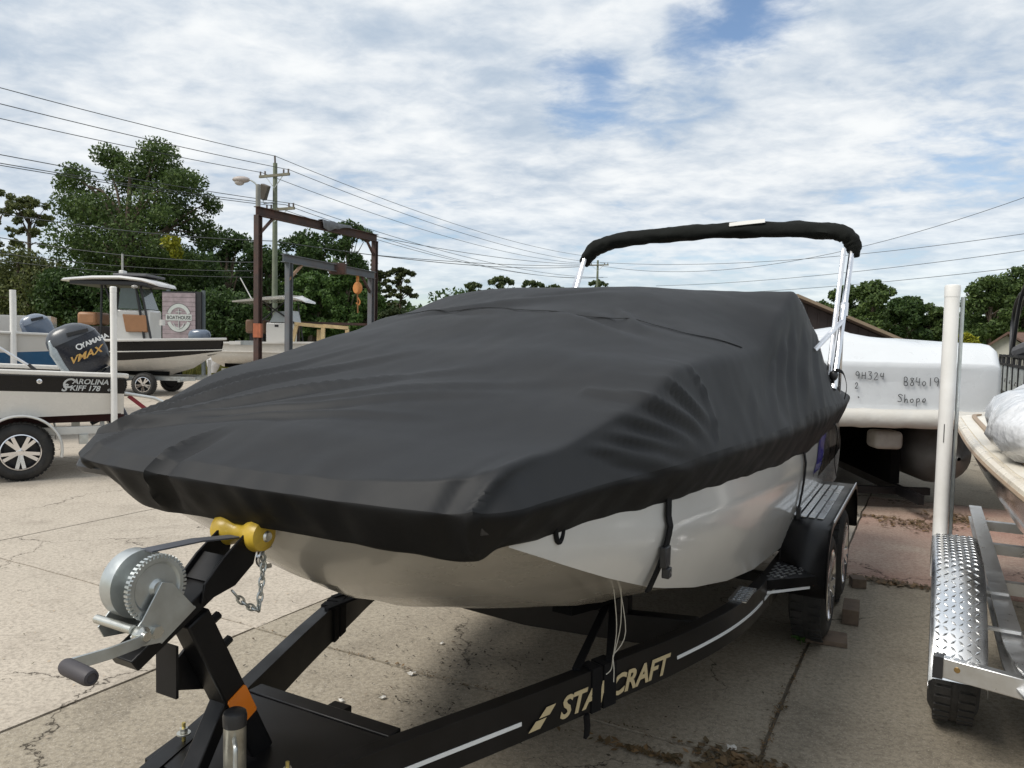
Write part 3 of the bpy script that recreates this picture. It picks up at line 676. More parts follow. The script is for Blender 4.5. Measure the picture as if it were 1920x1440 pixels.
for z in (0.92, 1.0):
    p = Vector((0, 0.565, 0.585)).lerp(Vector((0, 0.335, 1.06)), (z - .585) / .475); MB().tube([p + nrm * -0.03, p + nrm * -0.075], 0.012, 6).build('bolt', black_steel, post)
# sloping winch bracket and its forks to the bow roller
brk = MB().prism([(-0.045, 0.135, 1.015), (-0.045, 0.155, 0.985), (-0.045, 0.44, 1.135), (-0.045, 0.42, 1.175)], (0.09, 0, 0)).build('winch_bracket', black_steel, T, bevel=0.003)
for v in (-0.055, 0.047):
    MB().prism([(v, 0.33, 1.10), (v, 0.44, 1.12), (v, 0.505, 1.165), (v, 0.525, 1.235), (v, 0.475, 1.255), (v, 0.40, 1.205), (v, 0.34, 1.15)], (0.008, 0, 0)).build('fork', black_steel, brk, bevel=0.002)
MB().prism([(-0.045, 0.36, 1.15), (0.045, 0.36, 1.15), (0.045, 0.42, 1.205), (-0.045, 0.42, 1.205)], (0, 0.01, -0.008)).build('fork_web', black_steel, brk)
yel = mat('yellow_polyurethane', (0.50, 0.34, 0.035), 0.35, var=0.18, vscale=25, dirt=(0.25, 0.16, 0.05), dscale=10, damt=0.5)
ro_ = MB().lathe([(-.095, 0), (-.095, .022), (-.085, .042), (-.06, .048), (-.035, .040), (-.015, .027), (.015, .027), (.035, .040), (.06, .048), (.085, .042), (.095, .022), (.095, 0)], (0, 0.515, 1.245), (1, 0, 0), 28).build('bow_roller', yel, T)
MB().lathe([(.094, 0), (.10, 0.0), (.102, .012), (.096, .016)], (0, 0.515, 1.245), (1, 0, 0), 12).build('roller_bolt', bolt_m, ro_)
# winch
gc = Vector((0.0, 0.200, 1.180))
wn = MB().lathe([(-.050, .012), (-.050, .082), (-.046, .084), (-.005, .084), (-.002, .03), (.034, .03), (.036, .012)], gc, (1, 0, 0), 40).build('winch', galv, T, smooth=40)
gear = MB().lathe([(.040, .010), (.040, .060), (.044, .063), (.044, .074), (.056, .074), (.056, .064), (.050, .058), (.052, .022), (.062, .016), (.062, 0)], gc, (1, 0, 0), 48)
for k in range(46):
    a = 2 * math.pi * k / 46; rd = Vector((0, math.cos(a), math.sin(a))); gear.bar(gc + Vector((.050, 0, 0)) + rd * 0.072, gc + Vector((.050, 0, 0)) + rd * 0.082, 0.014, 0.006, up=(0, -math.sin(a), math.cos(a)))
gear.build('gear', galv, wn, smooth=40)
for v, nm in ((0.062, 'side_plate'), (-0.062, 'side_plate')):
    MB().prism([(v, 0.205, 1.195), (v, 0.235, 1.185), (v, 0.30, 1.105), (v, 0.20, 1.045), (v, 0.135, 1.055), (v, 0.120, 1.085), (v, 0.150, 1.115)], (0.004, 0, 0)).build(nm, galv, wn, bevel=0.001)
MB().prism([(-.062, .20, 1.047), (.066, .20, 1.047), (.066, .30, 1.107), (-.062, .30, 1.107)], (0, 0.003, -0.005)).build('base_plate', galv, wn)
MB().tube([(-.075, .128, 1.10), (.062, .128, 1.10)], 0.011, 12).build('pinion_shaft', bolt_m, wn)
MB().lathe([(0, 0), (0, .021), (.014, .021), (.020, .012), (.03, .011), (.03, 0)], (.066, .142, 1.085), (1, 0, 0), 14).build('shaft_nut', bolt_m, wn)
MB().lathe([(0, 0), (0, .016), (.012, .016), (.012, 0)], (.066, .185, 1.078), (1, 0, 0), 6).build('shaft_nut', bolt_m, wn)
cr_ = MB().path([(.078, .160, 1.080), (.092, .12, 1.078), (.096, .05, 1.079), (.094, -.055, 1.086)], 0.006, 0.028, up=(0, 0.0, 1)).build('crank_arm', galv, wn, bevel=0.001)
MB().lathe([(0, 0), (0, .016), (.008, .0185), (.09, .0185), (.100, .016), (.102, .011), (.099, .010), (.099, 0)], (.092, -.052, 1.086), (1, -0.06, -0.02), 20).build('crank_grip', mat('grip_rubber', (0.045, 0.04, 0.045), 0.6, var=0.2), cr_)
MB().path([(0, 0.21, 1.262), (0, 0.36, 1.255), (0, 0.50, 1.236), (0, 0.575, 1.175)], 0.045, 0.004).build('winch_strap', mat('grey_webbing', (0.07, 0.075, 0.09), 0.8, var=0.2), wn, smooth=0)
# safety chain hanging from the bow eye
def chain(parent, pts, r=0.013, th=0.0032, m=None):
    for i, (p, q) in enumerate(zip(pts, pts[1:])):
        p, q = Vector(p), Vector(q); d = (q - p).normalized(); c = (p + q) / 2
        s1 = d.cross(Vector((0.3, 1, 0.2))).normalized() if i % 2 else d.cross(Vector((1, -0.3, 0.2))).normalized()
        l = (q - p).length * 0.5 + th * 1.5; ring = [c + d * (l * math.cos(t)) + s1 * (r * 0.6 * math.sin(t)) for t in [2 * math.pi * k / 14 for k in range(15)]]
        MB().tube(ring, th, 6, cap=False).build('chain_link', m or galv, parent)
ch = MB().tube([(0.03, 0.57, 1.165), (0.03, 0.565, 1.145), (0.03, 0.555, 1.165), (0.03, 0.56, 1.18), (0.03, 0.57, 1.165)], 0.005, 6).build('safety_chain', galv, T)
n_ = 12
cps = [(0.035 + 0.001 * i, 0.56 - 0.004 * i, 1.15 - 0.021 * i) for i in range(7)] + [(0.043, 0.55 - 0.018 * (i + 1), 1.024 + 0.017 * i * (0.4 + 0.1 * i)) for i in range(6)]
chain(ch, cps)
# tongue jack
jk = MB().lathe([(-.80, 0), (-.80, .075), (-.785, .08), (-.77, .03), (-.28, .022), (-.27, .029), (-.012, .029), (-.012, 0)], (0.115, 0.385, 0.80), (0, 0, 1), 24).build('tongue_jack', mat('worn_zinc', (0.42, 0.40, 0.34), 0.4, metal=0.7, var=0.2, vscale=20, dirt=(0.10, 0.09, 0.07), dscale=12, damt=0.6), T)
MB().lathe([(-.03, .0305), (-.004, .0315), (.006, .029), (.012, .02), (.012, 0)], (0.115, 0.385, 0.80), (0, 0, 1), 24).build('jack_cap', plastic_black, jk)
MB().tube(smoothpath([(0.135, 0.365, 0.745), (0.155, 0.350, 0.745), (0.168, 0.34, 0.73), (0.17, 0.338, 0.64), (0.17, 0.338, 0.56)], 4), 0.006, 8).build('crank_handle', galv, jk)
MB().tube([(0.145, 0.355, 0.60), (0.155, 0.345, 0.60)], 0.012, 6).build('bolt', bolt_m, jk)
MB().box(0.05, 0.10, 0.33, 0.44, 0.49, 0.60).build('jack_bracket', black_steel, T, bevel=0.003)
for (v, u, zt) in ((0.215, 0.475, 0.655), (-0.06, 0.12, 0.66), (0.02, 0.20, 0.65), (-0.20, 0.475, 0.655), (0.12, 0.16, 0.65)):
    b_ = MB().tube([(v, u, 0.42), (v, u, zt)], 0.0055, 8).build('u_bolt', mat('yellow_zinc', (0.55, 0.45, 0.16), 0.35, metal=0.8, var=0.15), T)
    MB().lathe([(0, 0), (0, .012), (.012, .012), (.012, 0)], (v, u, zt - .028), (0, 0, 1), 6).build('nut', bolt_m, b_, smooth=20)
    MB().lathe([(0, 0), (0, .02), (.004, .02), (.004, 0)], (v, u, zt - .034), (0, 0, 1), 14).build('washer', bolt_m, b_, smooth=20)
# coupler at the end of the tongue
MB().box(-0.05, 0.05, -0.80, -0.5, 0.50, 0.58).ball((0, -0.82, 0.53), 0.06, 0.08, 0.05).build('coupler', black_steel, T)
MB().bar((-0.02, 0.10, 0.60), (-0.02, 0.28, 0.60), 0.10, 0.012).build('hitch_plate', galv, T)
# fenders with tread plates, steps, lights, wheels
treadm = mat('tread_plate', (0.62, 0.64, 0.66), 0.28, metal=0.9, var=0.1)
for s_ in (1, -1):
    prof = [(3.44, 0.43), (3.45, 0.56), (3.50, 0.69), (3.60, 0.775), (3.72, 0.80), (5.15, 0.80), (5.28, 0.77), (5.38, 0.68), (5.42, 0.55), (5.43, 0.43)]
    v0, v1 = s_ * 0.995, s_ * 1.235
    f_ = MB().loft([[(v0, u, z), (v1, u, z)] for u, z in prof], closed=False, cap=False)
    f_.loft([[(v1, u, z), (v1 + s_ * 0.012, u, z + 0.004), (v1 + s_ * .012, u, z - 0.03)] for u, z in prof], closed=False, cap=False)
    inner = [(v0, u, z) for u, z in prof]; f_.add(inner, [tuple(range(len(inner)))])
    fo = f_.build('fender', black_steel, T, smooth=50); md = fo.modifiers.new('solid', 'SOLIDIFY'); md.thickness = 0.004
    for k in range(4):
        va = s_ * (1.025 + 0.048 * k); MB().bar((va, 3.74, 0.807), (va, 4.95, 0.807), 0.036, 0.008).build('tread_strip', treadm, fo, bevel=0.002)
    MB().bar((v1 + s_ * .014, 3.70, 0.806), (v1 + s_ * .014, 5.15, 0.806), 0.006, 0.014).build('trim_strip', stripe_m, fo)
    # step plate ahead of the fender
    st = MB().prism([(s_ * 0.98, 3.02, 0.60), (s_ * 1.20, 3.40, 0.56), (s_ * 1.02, 3.44, 0.60)], (0, 0, -0.05)).build('step', black_steel, T)
    st2 = MB()
    for i in range(5):
        for j in range(9):
            v = 0.995 + 0.03 * i + 0.012 * (j % 2); u = 3.12 + 0.035 * j + 0.02 * i
            if v < 1.0 + (u - 3.05) * 0.50 and u < 3.42: st2.bar((s_ * v - .006, u - .008, 0.602 - .02 * (v - .98) / .2), (s_ * v + .006, u + .008, 0.602 - .02 * (v - .98) / .2), 0.008, 0.005)
    st2.build('tread', treadm, st, smooth=0)
    st3 = MB().box(s_ * 0.90, s_ * 0.985, 2.62, 2.86, 0.601, 0.606)
    for i in range(3):
        for j in range(8): st3.bar((s_ * (.915 + .025 * i), 2.635 + .028 * j, .608), (s_ * (.93 + .025 * i), 2.65 + .028 * j, .608), .008, .005)
    st3.build('rail_tread', treadm, T, smooth=0)
    MB().path([(s_ * 1.0, 3.06, 0.53), (s_ * 1.17, 3.36, 0.505)], 0.006, 0.014).build('pinstripe', stripe_m, T, smooth=0)
    MB().box(s_ * 1.15, s_ * 1.19, 3.395, 3.43, 0.505, 0.545).build('marker_light', mat('amber_lens', (0.35, 0.12, 0.02), 0.3), T, bevel=0.004)
    for u in (4.02, 4.87):
        wheel(T, (s_ * 1.215, u, 0.345), (s_, 0, 0), 0.34, 0.205, polished)
MB().bar((-1.1, 4.02, 0.33), (1.1, 4.02, 0.33), 0.06, 0.06).build('axle', black_steel, T)
MB().bar((-1.1, 4.87, 0.33), (1.1, 4.87, 0.33), 0.06, 0.06).build('axle', black_steel, T)
for s_ in (1, -1): MB().bar((s_ * .95, 3.6, 0.42), (s_ * .95, 5.3, 0.42), 0.05, 0.08).build('axle_hanger', black_steel, T)
# loose strings under the hull
st_ = MB()
for (p, q, r_) in (((0.77, 1.42, 1.02), (0.77, 1.48, 0.82), (0.76, 1.48, 0.70)), ((0.79, 1.45, 1.02), (0.785, 1.48, 0.83), (0.76, 1.48, 0.70)), ((0.78, 1.44, 1.02), (0.80, 1.49, 0.80), (0.76, 1.48, 0.71)), ((0.76, 1.48, 0.71), (0.755, 1.48, 0.66), (0.74, 1.47, 0.64)), ((0.76, 1.48, 0.70), (0.765, 1.48, 0.66), (0.765, 1.48, 0.615))):
    st_.tube(smoothpath([p, q, r_], 5), 0.0017, 5)
s0 = st_.build('hanging_strings', mat('white_string', (0.5, 0.48, 0.42), 0.9)); s0.location = B0; s0.rotation_euler = (0, 0, RZ)
tag(s0, 'frayed white strings hanging below the white hull panel', 'string')
# wood under and behind the wheel
def plank(name, c, dx, dy, dz, rz, label, tiltz=0.0, z0=0.0):
    o = MB().box(-dx / 2, dx / 2, -dy / 2, dy / 2, 0, dz).build(name, wood, smooth=0, bevel=0.004); p = W(*c, z0); o.location = p; o.rotation_euler = (0, tiltz, RZ + rz); return tag(o, label, 'wood')
plank('wood_plank', (4.02, 1.17), 0.30, 0.20, 0.028, 0.1, 'flat weathered plank lying in front of the black trailer tyre')
plank('wood_block', (4.50, 1.30), 0.10, 0.26, 0.10, 0.05, 'short thick timber block wedged beside the black trailer tyre')
plank('wood_offcut', (5.30, 1.28), 0.10, 0.12, 0.07, 0.3, 'small pale timber offcut by the rear tyre at the red slab')

# ================================================================== the aluminium trailer and boat on the right
def yard_thing(name, label, cat, u, v, group=None): return thing(name, label, cat, W(u, v, 0), RZ, group)
RU, RV = 3.3, 2.95
def q_(v, u, z): return (v - RV, u - RU, z)
T2 = yard_thing('aluminium_trailer', 'bare aluminium boat trailer with bright diamond plate fender and white guide post', 'trailer', RU, RV)
FP = [(3.93, 0.60), (3.90, 0.72), (3.82, 0.785), (3.70, 0.80), (3.32, 0.80), (3.16, 0.79), (3.02, 0.755), (2.88, 0.69), (2.76, 0.60), (2.67, 0.50), (2.63, 0.42)]
FPs = [(p.x, p.y) for p in smoothpath([(a, b, 0) for a, b in FP], 6)]
diam = mat('diamond_plate', (0.86, 0.87, 0.88), 0.27, metal=1.0, var=0.06, rvar=0.07, dirt=(0.4, 0.38, 0.36), dscale=5, damt=0.25)
for s_ in (-1, 1):
    va, vb = (1.745, 1.955) if s_ < 0 else (2 * RV - 1.745, 2 * RV - 1.955)
    rings = []
    for (u, z) in FPs:
        wdn = 0.008 * s_
        rings.append([q_(va - 0.006 * (1 if s_ < 0 else -1), u, z - 0.055), q_(va - .004 * (1 if s_ < 0 else -1), u, z - 0.018), q_(va + 0.014 * -s_, u, z - 0.002), q_(va + 0.03 * -s_, u, z), q_(vb - .02 * -s_, u, z), q_(vb, u, z - 0.008), q_(vb + .004 * -s_, u, z - .05)])
    fo = MB().loft(rings, closed=False, cap=False).build('fender', diam, T2, smooth=40)
    if s_ < 0:
        tb = MB(); L_ = 0; cum = [0]
        for p, q in zip(FPs, FPs[1:]): cum.append(cum[-1] + math.dist(p, q))
        ln = 0.2; row = 0
        while ln < cum[-1] - 0.01:
            k = max(i for i in range(len(cum)) if cum[i] <= ln); k = min(k, len(FPs) - 2); f = (ln - cum[k]) / (cum[k + 1] - cum[k])
            u = FPs[k][0] + (FPs[k + 1][0] - FPs[k][0]) * f; z = FPs[k][1] + (FPs[k + 1][1] - FPs[k][1]) * f
            tg = Vector((0, FPs[k + 1][0] - FPs[k][0], FPs[k + 1][1] - FPs[k][1])).normalized(); nn = tg.cross(Vector((1, 0, 0))); nn = nn if nn.z > 0 else -nn
            for c in range(6):
                v = va + 0.024 + c * 0.030 + (0.0 if row % 2 else 0.000)
                if v > vb - .012: continue
                p = Vector(q_(v, u, z)); sg = 1 if (c + row) % 2 else -1
                dd = (Vector((1, 0, 0)) * sg + tg).normalized() * 0.0165
                wdv = dd.cross(nn).normalized() * 0.0052
                tb.add([p - dd, p - wdv + nn * 0.0004, p + dd, p + wdv + nn * 0.0004, p - dd * .5 + nn * 0.0034, p + dd * .5 + nn * 0.0034], [(0, 1, 4), (0, 4, 3), (1, 2, 5), (1, 5, 4), (3, 4, 5), (3, 5, 2)])
            row += 1; ln += 0.030
        t_ = tb.build('raised_tread', diam, fo, smooth=0); t_['kind'] = 'stuff'
    wheel(T2, q_(va + 0.004 * -s_ + (.004 if s_ < 0 else -.004), 3.28, 0.34), (s_, 0, 0), 0.335, 0.205, polished)
    vr = 2.06 if s_ < 0 else 2 * RV - 2.06
    pts = smoothpath([q_(vr, 6.2, 0.50), q_(vr, 4.6, 0.50), q_(vr, 3.2, 0.50), q_(vr + .01 * -s_, 2.75, 0.50), q_(vr + 0.07 * -s_, 2.45, 0.50), q_(vr + 0.22 * -s_, 2.05, 0.50), q_(RV - .06 * -s_, 0.4, 0.50)], 6)
    ro = MB().path([p + Vector((0, 0, 0.045)) for p in pts], 0.085, 0.012).path([p + Vector((0, 0, -0.045)) for p in pts], 0.085, 0.012).path(pts, 0.014, 0.08).build('frame_rail', alu, T2, smooth=40)
    for u in (2.95, 3.55): MB().bar(q_(vb - .01 * -s_, u, 0.575), q_(vr + 0.03 * -s_, u, 0.575), 0.022, 0.014).build('fender_bracket', alu, T2)
    MB().bar(q_(va + .045 * -s_, 2.655, 0.47), q_(vr + 0.05 * -s_, 2.60, 0.46), 0.045, 0.085).build('fender_arm', alu, T2, bevel=0.004)
    MB().bar(q_(va + .012 * -s_, 2.653, 0.47), q_(va + .05 * -s_, 2.65, 0.47), 0.052, 0.092).build('rubber_cap', plastic_black, T2)
    MB().lathe([(0, 0), (0, .013), (.006, .011), (.006, 0)], q_(va + 0.10 * -s_, 2.625, 0.475), (0, -1, 0), 12).build('bolt', mat('brass_bolt', (.3, .2, .08), .4, metal=.8), T2)
    vp = 1.778 if s_ < 0 else 2 * RV - 1.778
    if s_ < 0:
        gp = MB().tube([q_(vp, 3.80, 0.55), q_(vp, 3.80, 2.11)], 0.037, 20).build('guide_post', pvc, T2)
        MB().lathe([(0, .0385), (.05, .0395), (.062, .037), (.066, .028), (.066, 0)], q_(vp, 3.80, 2.09), (0, 0, 1), 20).build('post_cap', pvc, gp)
        MB().bar(q_(vp - .006, 3.80 - .0375, 1.30), q_(vp - .006, 3.80 - .0375, 1.40), 0.004, 0.002, up=(0, 1, 0)).build('print_mark', plastic_black, gp)
        MB().tube([q_(vp + .05, 3.83, 0.55), q_(vp + .052, 3.83, 2.09)], 0.010, 8).build('inner_pipe', galv, gp)
    MB().bar(q_(vp, 3.80, 0.54), q_(vr, 3.80, 0.50), 0.05, 0.04).build('post_bracket', alu, T2)
    MB().path([q_(2.42 if s_ < 0 else 2 * RV - 2.42, 1.6, 0.66), q_(2.42 if s_ < 0 else 2 * RV - 2.42, 5.9, 0.66)], 0.14, 0.05).build('bunk', mat('grey_carpet', (.1, .1, .1), .95), T2)
    for u in (2.4, 5.2): MB().bar(q_(2.42 if s_ < 0 else 2 * RV - 2.42, u, 0.54), q_(2.42 if s_ < 0 else 2 * RV - 2.42, u, 0.64), 0.05, 0.05).build('bunk_post', alu, T2)
for u in (2.3, 3.28, 4.2, 5.2, 6.0): MB().bar(q_(2.06, u, 0.44), q_(2 * RV - 2.06, u, 0.44), 0.06, 0.07).build('crossmember', alu, T2)
MB().bar(q_(RV, 1.6, 0.47), q_(RV, -1.2, 0.47), 0.08, 0.08).build('tongue', alu, T2)
RB = yard_thing('grey_boat', 'dark grey hulled fishing boat with cream gunwale on the aluminium trailer', 'boat', RU, RV)
RW = [(0.2, 0.02), (0.6, 0.35), (1.2, 0.62), (2.0, 0.83), (2.9, 0.93), (4.0, 1.0), (5.2, 1.03), (6.0, 1.04), (6.25, 0.98)]
hull_dk = mat('grey_hull_gelcoat', (0.10, 0.10, 0.105), 0.14, coat=0.6, var=0.08)
cream = mat('cream_gelcoat', (0.68, 0.62, 0.52), 0.3, var=0.05, dirt=(.4, .34, .26), dscale=4, damt=.4)
def rring(u):
    w_ = lin(u, RW); z0 = 0.72 + 0.35 * max(0, 1 - u / 2.0) ** 2; pts = []
    half = [(w_ - 0.03, 1.21), (w_ - 0.06, 1.1), (w_ - 0.11, 0.98), (w_ - 0.2, 0.84), (w_ * 0.62, z0 + .03), (0.0, z0 - 0.02)]
    return [q_(RV - a, u, z) for a, z in half] + [q_(RV + a, u, z) for a, z in half[-2::-1]]
MB().loft([rring(u) for u in [0.2, .4, .6, .9, 1.2, 1.6, 2.0, 2.5, 2.9, 3.5, 4, 4.6, 5.2, 5.7, 6.0, 6.2]], closed=False, cap=False).build('hull', hull_dk, RB, smooth=50)
MB().add(rring(6.2), [tuple(range(11))]).build('transom', gel_white, RB, smooth=0)
MB().path([q_(RV - lin(6.2, RW) + .02, 6.205, 1.2), q_(RV - lin(6.2, RW) + .1, 6.205, 0.98), q_(RV - lin(6.2, RW) + .19, 6.205, 0.84)], 0.02, 0.06, up=(1, 0, 0)).build('transom_corner', gel_white, RB)
gun = []
for s_ in (-1, 1): gun.append(smoothpath([q_(RV + s_ * (lin(u, RW)), u, 1.245) for u in [0.2, .6, 1.2, 2.0, 2.9, 4.0, 5.2, 6.0, 6.2]], 5))
for g_ in gun:
    rr_ = MB().tube(g_, 0.034, 10).build('rub_rail', cream, RB)
    MB().tube([p + Vector((-0.030 if p.x < 0 else 0.030, 0, -0.006)) for p in g_], 0.012, 6).build('rub_insert', mat('tan_insert', (.30, .22, .15), .6), rr_)
dk = [q_(RV - lin(u, RW) + .012, u, 1.262) for u in [6.2, 6.0, 5.2, 4, 2.9, 2, 1.2, .6, .2]] + [q_(RV + lin(u, RW) - .012, u, 1.262) for u in [.2, .6, 1.2, 2, 2.9, 4, 5.2, 6.0, 6.2]]
MB().prism(dk, (0, 0, 0.02)).build('deck', mat('deck_cream', (.70, .66, .58), .4, var=.05), RB, smooth=0)
MB().path([(p.x + .10, p.y, p.z + .045) for p in gun[0]], 0.03, 0.012).build('deck_groove', mat('tan_insert', (.30, .22, .15), .6), RB)
# bundle in clear plastic on its deck
film = mat('cloudy_plastic_film', (0.62, 0.63, 0.65), 0.22, var=0.18, vscale=5, coat=0.3, bump=0.6, bscale=9, bdist=0.05)
rings = []
for i in range(22):
    f = i / 21; cu = 4.7 - 2.2 * f; r_ = 0.21 * min(1, (6 * f) ** .5 if f < .16 else 1) * min(1, (6 * (1 - f)) ** .5 if f > .84 else 1); ring = []
    for k in range(22):
        th = 2 * math.pi * k / 22; m_ = 1 + 0.22 * noise.noise((f * 6, math.cos(th) * 1.2, math.sin(th) * 1.2)) + 0.10 * noise.noise((f * 17, math.cos(th) * 3, math.sin(th) * 3))
        z = max(0.0, 0.15 + r_ * 0.85 * m_ * math.sin(th)); ring.append((r_ * 1.5 * m_ * math.cos(th), cu - 3.6, z))
    rings.append(ring)
pb = MB().loft(rings).build('wrapped_bundle', film, smooth=60); pb.location = W(3.95, 2.30, 1.283); pb.rotation_euler = (0, 0, RZ - 0.05)
tag(pb, 'crumpled bundle in cloudy plastic film lying on the cream deck', 'plastic bundle')

# ================================================================== shrink-wrapped pontoon boat
wrapm = mat('white_shrink_wrap', (0.60, 0.62, 0.64), 0.30, var=0.03, vscale=2, bump=0.25, bscale=4, bdist=0.03, coat=0.2)
pc = atY(1653, 800, 8.25); PR = R(-5)
PW = thing('wrapped_pontoon_boat', 'pontoon boat sealed in white shrink wrap with handwritten marks on its end', 'boat', (pc.x, 8.25, 0), PR)
def rrect(hw, z0, z1, r_, n=7):
    pts = [(-hw, z0), (-hw, z0 + (z1 - z0) * .33), (-hw, z0 + (z1 - z0) * .66)]
    for i in range(n + 1): a = math.pi - math.pi / 2 * i / n; pts.append((-hw + r_ + r_ * math.cos(a), z1 - r_ + r_ * math.sin(a)))
    for i in range(1, 12): pts.append((-hw + r_ + (2 * hw - 2 * r_) * i / 12, z1))
    for i in range(n + 1): a = math.pi / 2 - math.pi / 2 * i / n; pts.append((hw - r_ + r_ * math.cos(a), z1 - r_ + r_ * math.sin(a)))
    pts += [(hw, z0 + (z1 - z0) * .66), (hw, z0 + (z1 - z0) * .33), (hw, z0)]; return pts
rings = []
for (y, hw, z0, z1, r_) in ((0.012, .35, 1.2, 1.45, .05), (0.0, .9, 1.09, 1.60, .06), (0.0, 1.16, 1.06, 1.655, .08), (0.015, 1.205, 1.06, 1.668, .09), (0.06, 1.225, 1.06, 1.69, .10), (0.20, 1.25, 1.10, 1.815, .07), (0.33, 1.27, 1.1, 1.865, .07), (0.5, 1.28, 1.1, 1.885, .08), (1.2, 1.29, 1.1, 1.90, .10), (2.5, 1.29, 1.1, 1.95, .2), (4.5, 1.29, 1.1, 1.98, .25), (7.0, 1.28, 1.1, 1.85, .2)):
    ring = []
    for x, z in rrect(hw, z0, z1, r_):
        hump = 0.10 * math.exp(-((x + 0.15) / 0.16) ** 2) * math.exp(-((y - 1.0) / 0.4) ** 2) + 0.09 * math.exp(-((x + 0.35) / 0.5) ** 2) * min(1, y / .6)
        nz_ = 0.02 * noise.noise((x * 2.2, y * 2.0, z * 2.2)) + .008 * noise.noise((x * 7, y * 5, z * 5))
        ring.append((x, y - nz_ * (.3 if y < .1 else 1 if y < .3 else 0) , z + (hump + nz_) * max(0, min(1, (z - 1.5) / .3))))
    rings.append(ring)
wb = MB().loft(rings, closed=True, cap=False)
wb.add([rings[0][i] for i in range(len(rings[0]))], [tuple(range(len(rings[0])))])
wrp = wb.build('wrap_body', wrapm, PW, smooth=50)
rings = []
for i in range(25):                                 # bulging bottom edge of the film
    x = -1.34 + 2.68 * i / 24; e = 0.03 * noise.noise((x * 3, 2, 0)); ring = []
    for k in range(12):
        th = 2 * math.pi * k / 12; ring.append((x, -0.035 + 0.09 * math.cos(th) - .02 + e * .5, 1.06 + (0.10 + e * .4) * math.sin(th) + .012 * noise.noise((x * 6, th, 1))))
    rings.append(ring)
wsk = mat('dusty_wrap', (0.56, 0.545, 0.51), .4, var=.06, dirt=(.4, .36, .3), dscale=3, damt=.4, bump=.4, bscale=10, bdist=.02)
MB().loft(rings).build('wrap_skirt', wsk, PW, smooth=60)
MB().box(-1.3, 1.3, 0.02, 7.2, 0.985, 1.098).build('deck', wsk, PW)
for s_ in (-1, 1):
    MB().lathe([(-.35, .02), (-.2, .16), (0, .30), (.25, .36), (6.8, .36), (6.8, 0)], (s_ * 0.86, 0.45, 0.625), (0, 1, 0), 24).build('pontoon_tube', mat('dull_aluminium', (.25, .25, .25), .55, metal=.6, var=.2, dirt=(.06, .05, .04), dscale=3, damt=.6), PW)
MB().box(0.0, 0.30, 0.15, 0.45, 0.70, 0.90).build('tank', mat('grey_tank', (.35, .33, .30), .6, var=.2), PW, bevel=.05, seg=4)
for y in (1.0, 3.2, 5.4): MB().bar((-1.2, y, .96), (1.2, y, .96), .08, .05).build('cross_channel', plastic_black, PW)
MB().tube([(-0.72, -0.09, 1.04), (-0.715, -0.085, 0.5), (-0.71, -.08, 0.2)], 0.008, 6).build('hanging_cord', mat('pale_cord', (.3, .33, .33), .7), PW)
PT = thing('pontoon_trailer', 'low black bunk trailer beneath the shrink wrapped boat', 'trailer', (pc.x, 8.25, 0), PR)
for s_ in (-1, 1):
    MB().bar((s_ * .36, -.2, .22), (s_ * .36, 6.6, .22), .06, .1).build('frame_rail', black_steel, PT)
    MB().box(s_ * .36 - .05, s_ * .36 + .05, .5, 6.4, .27, .93).build('bunk', carpet, PT)  # bunks made tall to block light and darken the ground under the deck
    for y in (3.2, 4.0): wheel(PT, (s_ * 1.05, y, .125), (s_, 0, 0), .125, .14, black_steel, 5, .07)
for y in (.4, 3.6, 6.2): MB().bar((-.7, y, .21), (.7, y, .21), .06, .08).build('crossmember', black_steel, PT)
# marker pen writing on the film
GL = {'9': [[(.9, .6), (.5, .45), (.15, .6), (.2, .95), (.6, 1), (.85, .8), (.85, .5), (.75, 0)]], 'H': [[(.1, 1), (.12, 0)], [(.12, .5), (.85, .55)], [(.85, 1), (.82, 0)]], '3': [[(.1, 1), (.8, .98), (.4, .6), (.8, .45), (.75, .1), (.35, 0), (.05, .1)]],
      '2': [[(.1, .8), (.4, 1), (.75, .85), (.6, .5), (.1, .02), (.9, .05)]], '4': [[(.2, 1), (.1, .5), (.8, .5)], [(.75, .95), (.65, 0)]], 'B': [[(.15, 0), (.15, 1), (.65, .95), (.6, .6), (.2, .52), (.75, .4), (.7, .05), (.15, 0)]],
      '8': [[(.8, .85), (.5, 1), (.2, .8), (.5, .55), (.8, .25), (.5, 0), (.2, .2), (.45, .5), (.8, .85)]], '0': [[(.5, .6), (.2, .45), (.2, .15), (.5, 0), (.75, .2), (.75, .45), (.5, .6)]], '1': [[(.5, 1), (.48, 0)]], 'S': [[(.9, .85), (.4, 1), (.1, .8), (.55, .5), (.7, .2), (.3, 0), (0, .1)]],
      'h': [[(.15, .9), (.15, 0), (.3, .4), (.6, .4), (.7, 0)]], 'o': [[(.4, .45), (.1, .3), (.2, 0), (.55, 0), (.65, .3), (.4, .45)]], 'p': [[(.15, .45), (.12, -.4), (.2, .35), (.55, .45), (.65, .15), (.2, .05)]], 'e': [[(.1, .22), (.65, .28), (.5, .48), (.15, .35), (.15, .05), (.6, .02)]], '>': [[(.2, .45), (.6, .3), (.25, .05)]]}
pen = mat('marker_ink', (0.05, 0.055, 0.06), .7, var=.2)
def hand(s_, x, z, h, adv):
    mb = MB()
    for i, c in enumerate(s_):
        for stv in GL.get(c, []):
            pts = smoothpath([(x + i * adv + a * h * .62, -0.010, z + b * h + rnd.uniform(-.006, .006)) for a, b in stv], 4) if len(stv) > 2 else [Vector((x + i * adv + a * h * .62, -0.010, z + b * h)) for a, b in stv]
            ring = []
            for p in pts: ring.append(p)
            mb.path(ring, 0.007, 0.012, up=(0, -1, 0.02)) if False else mb.tube(ring, 0.0042, 5)
    o = mb.build('handwriting', pen, wrp); return o
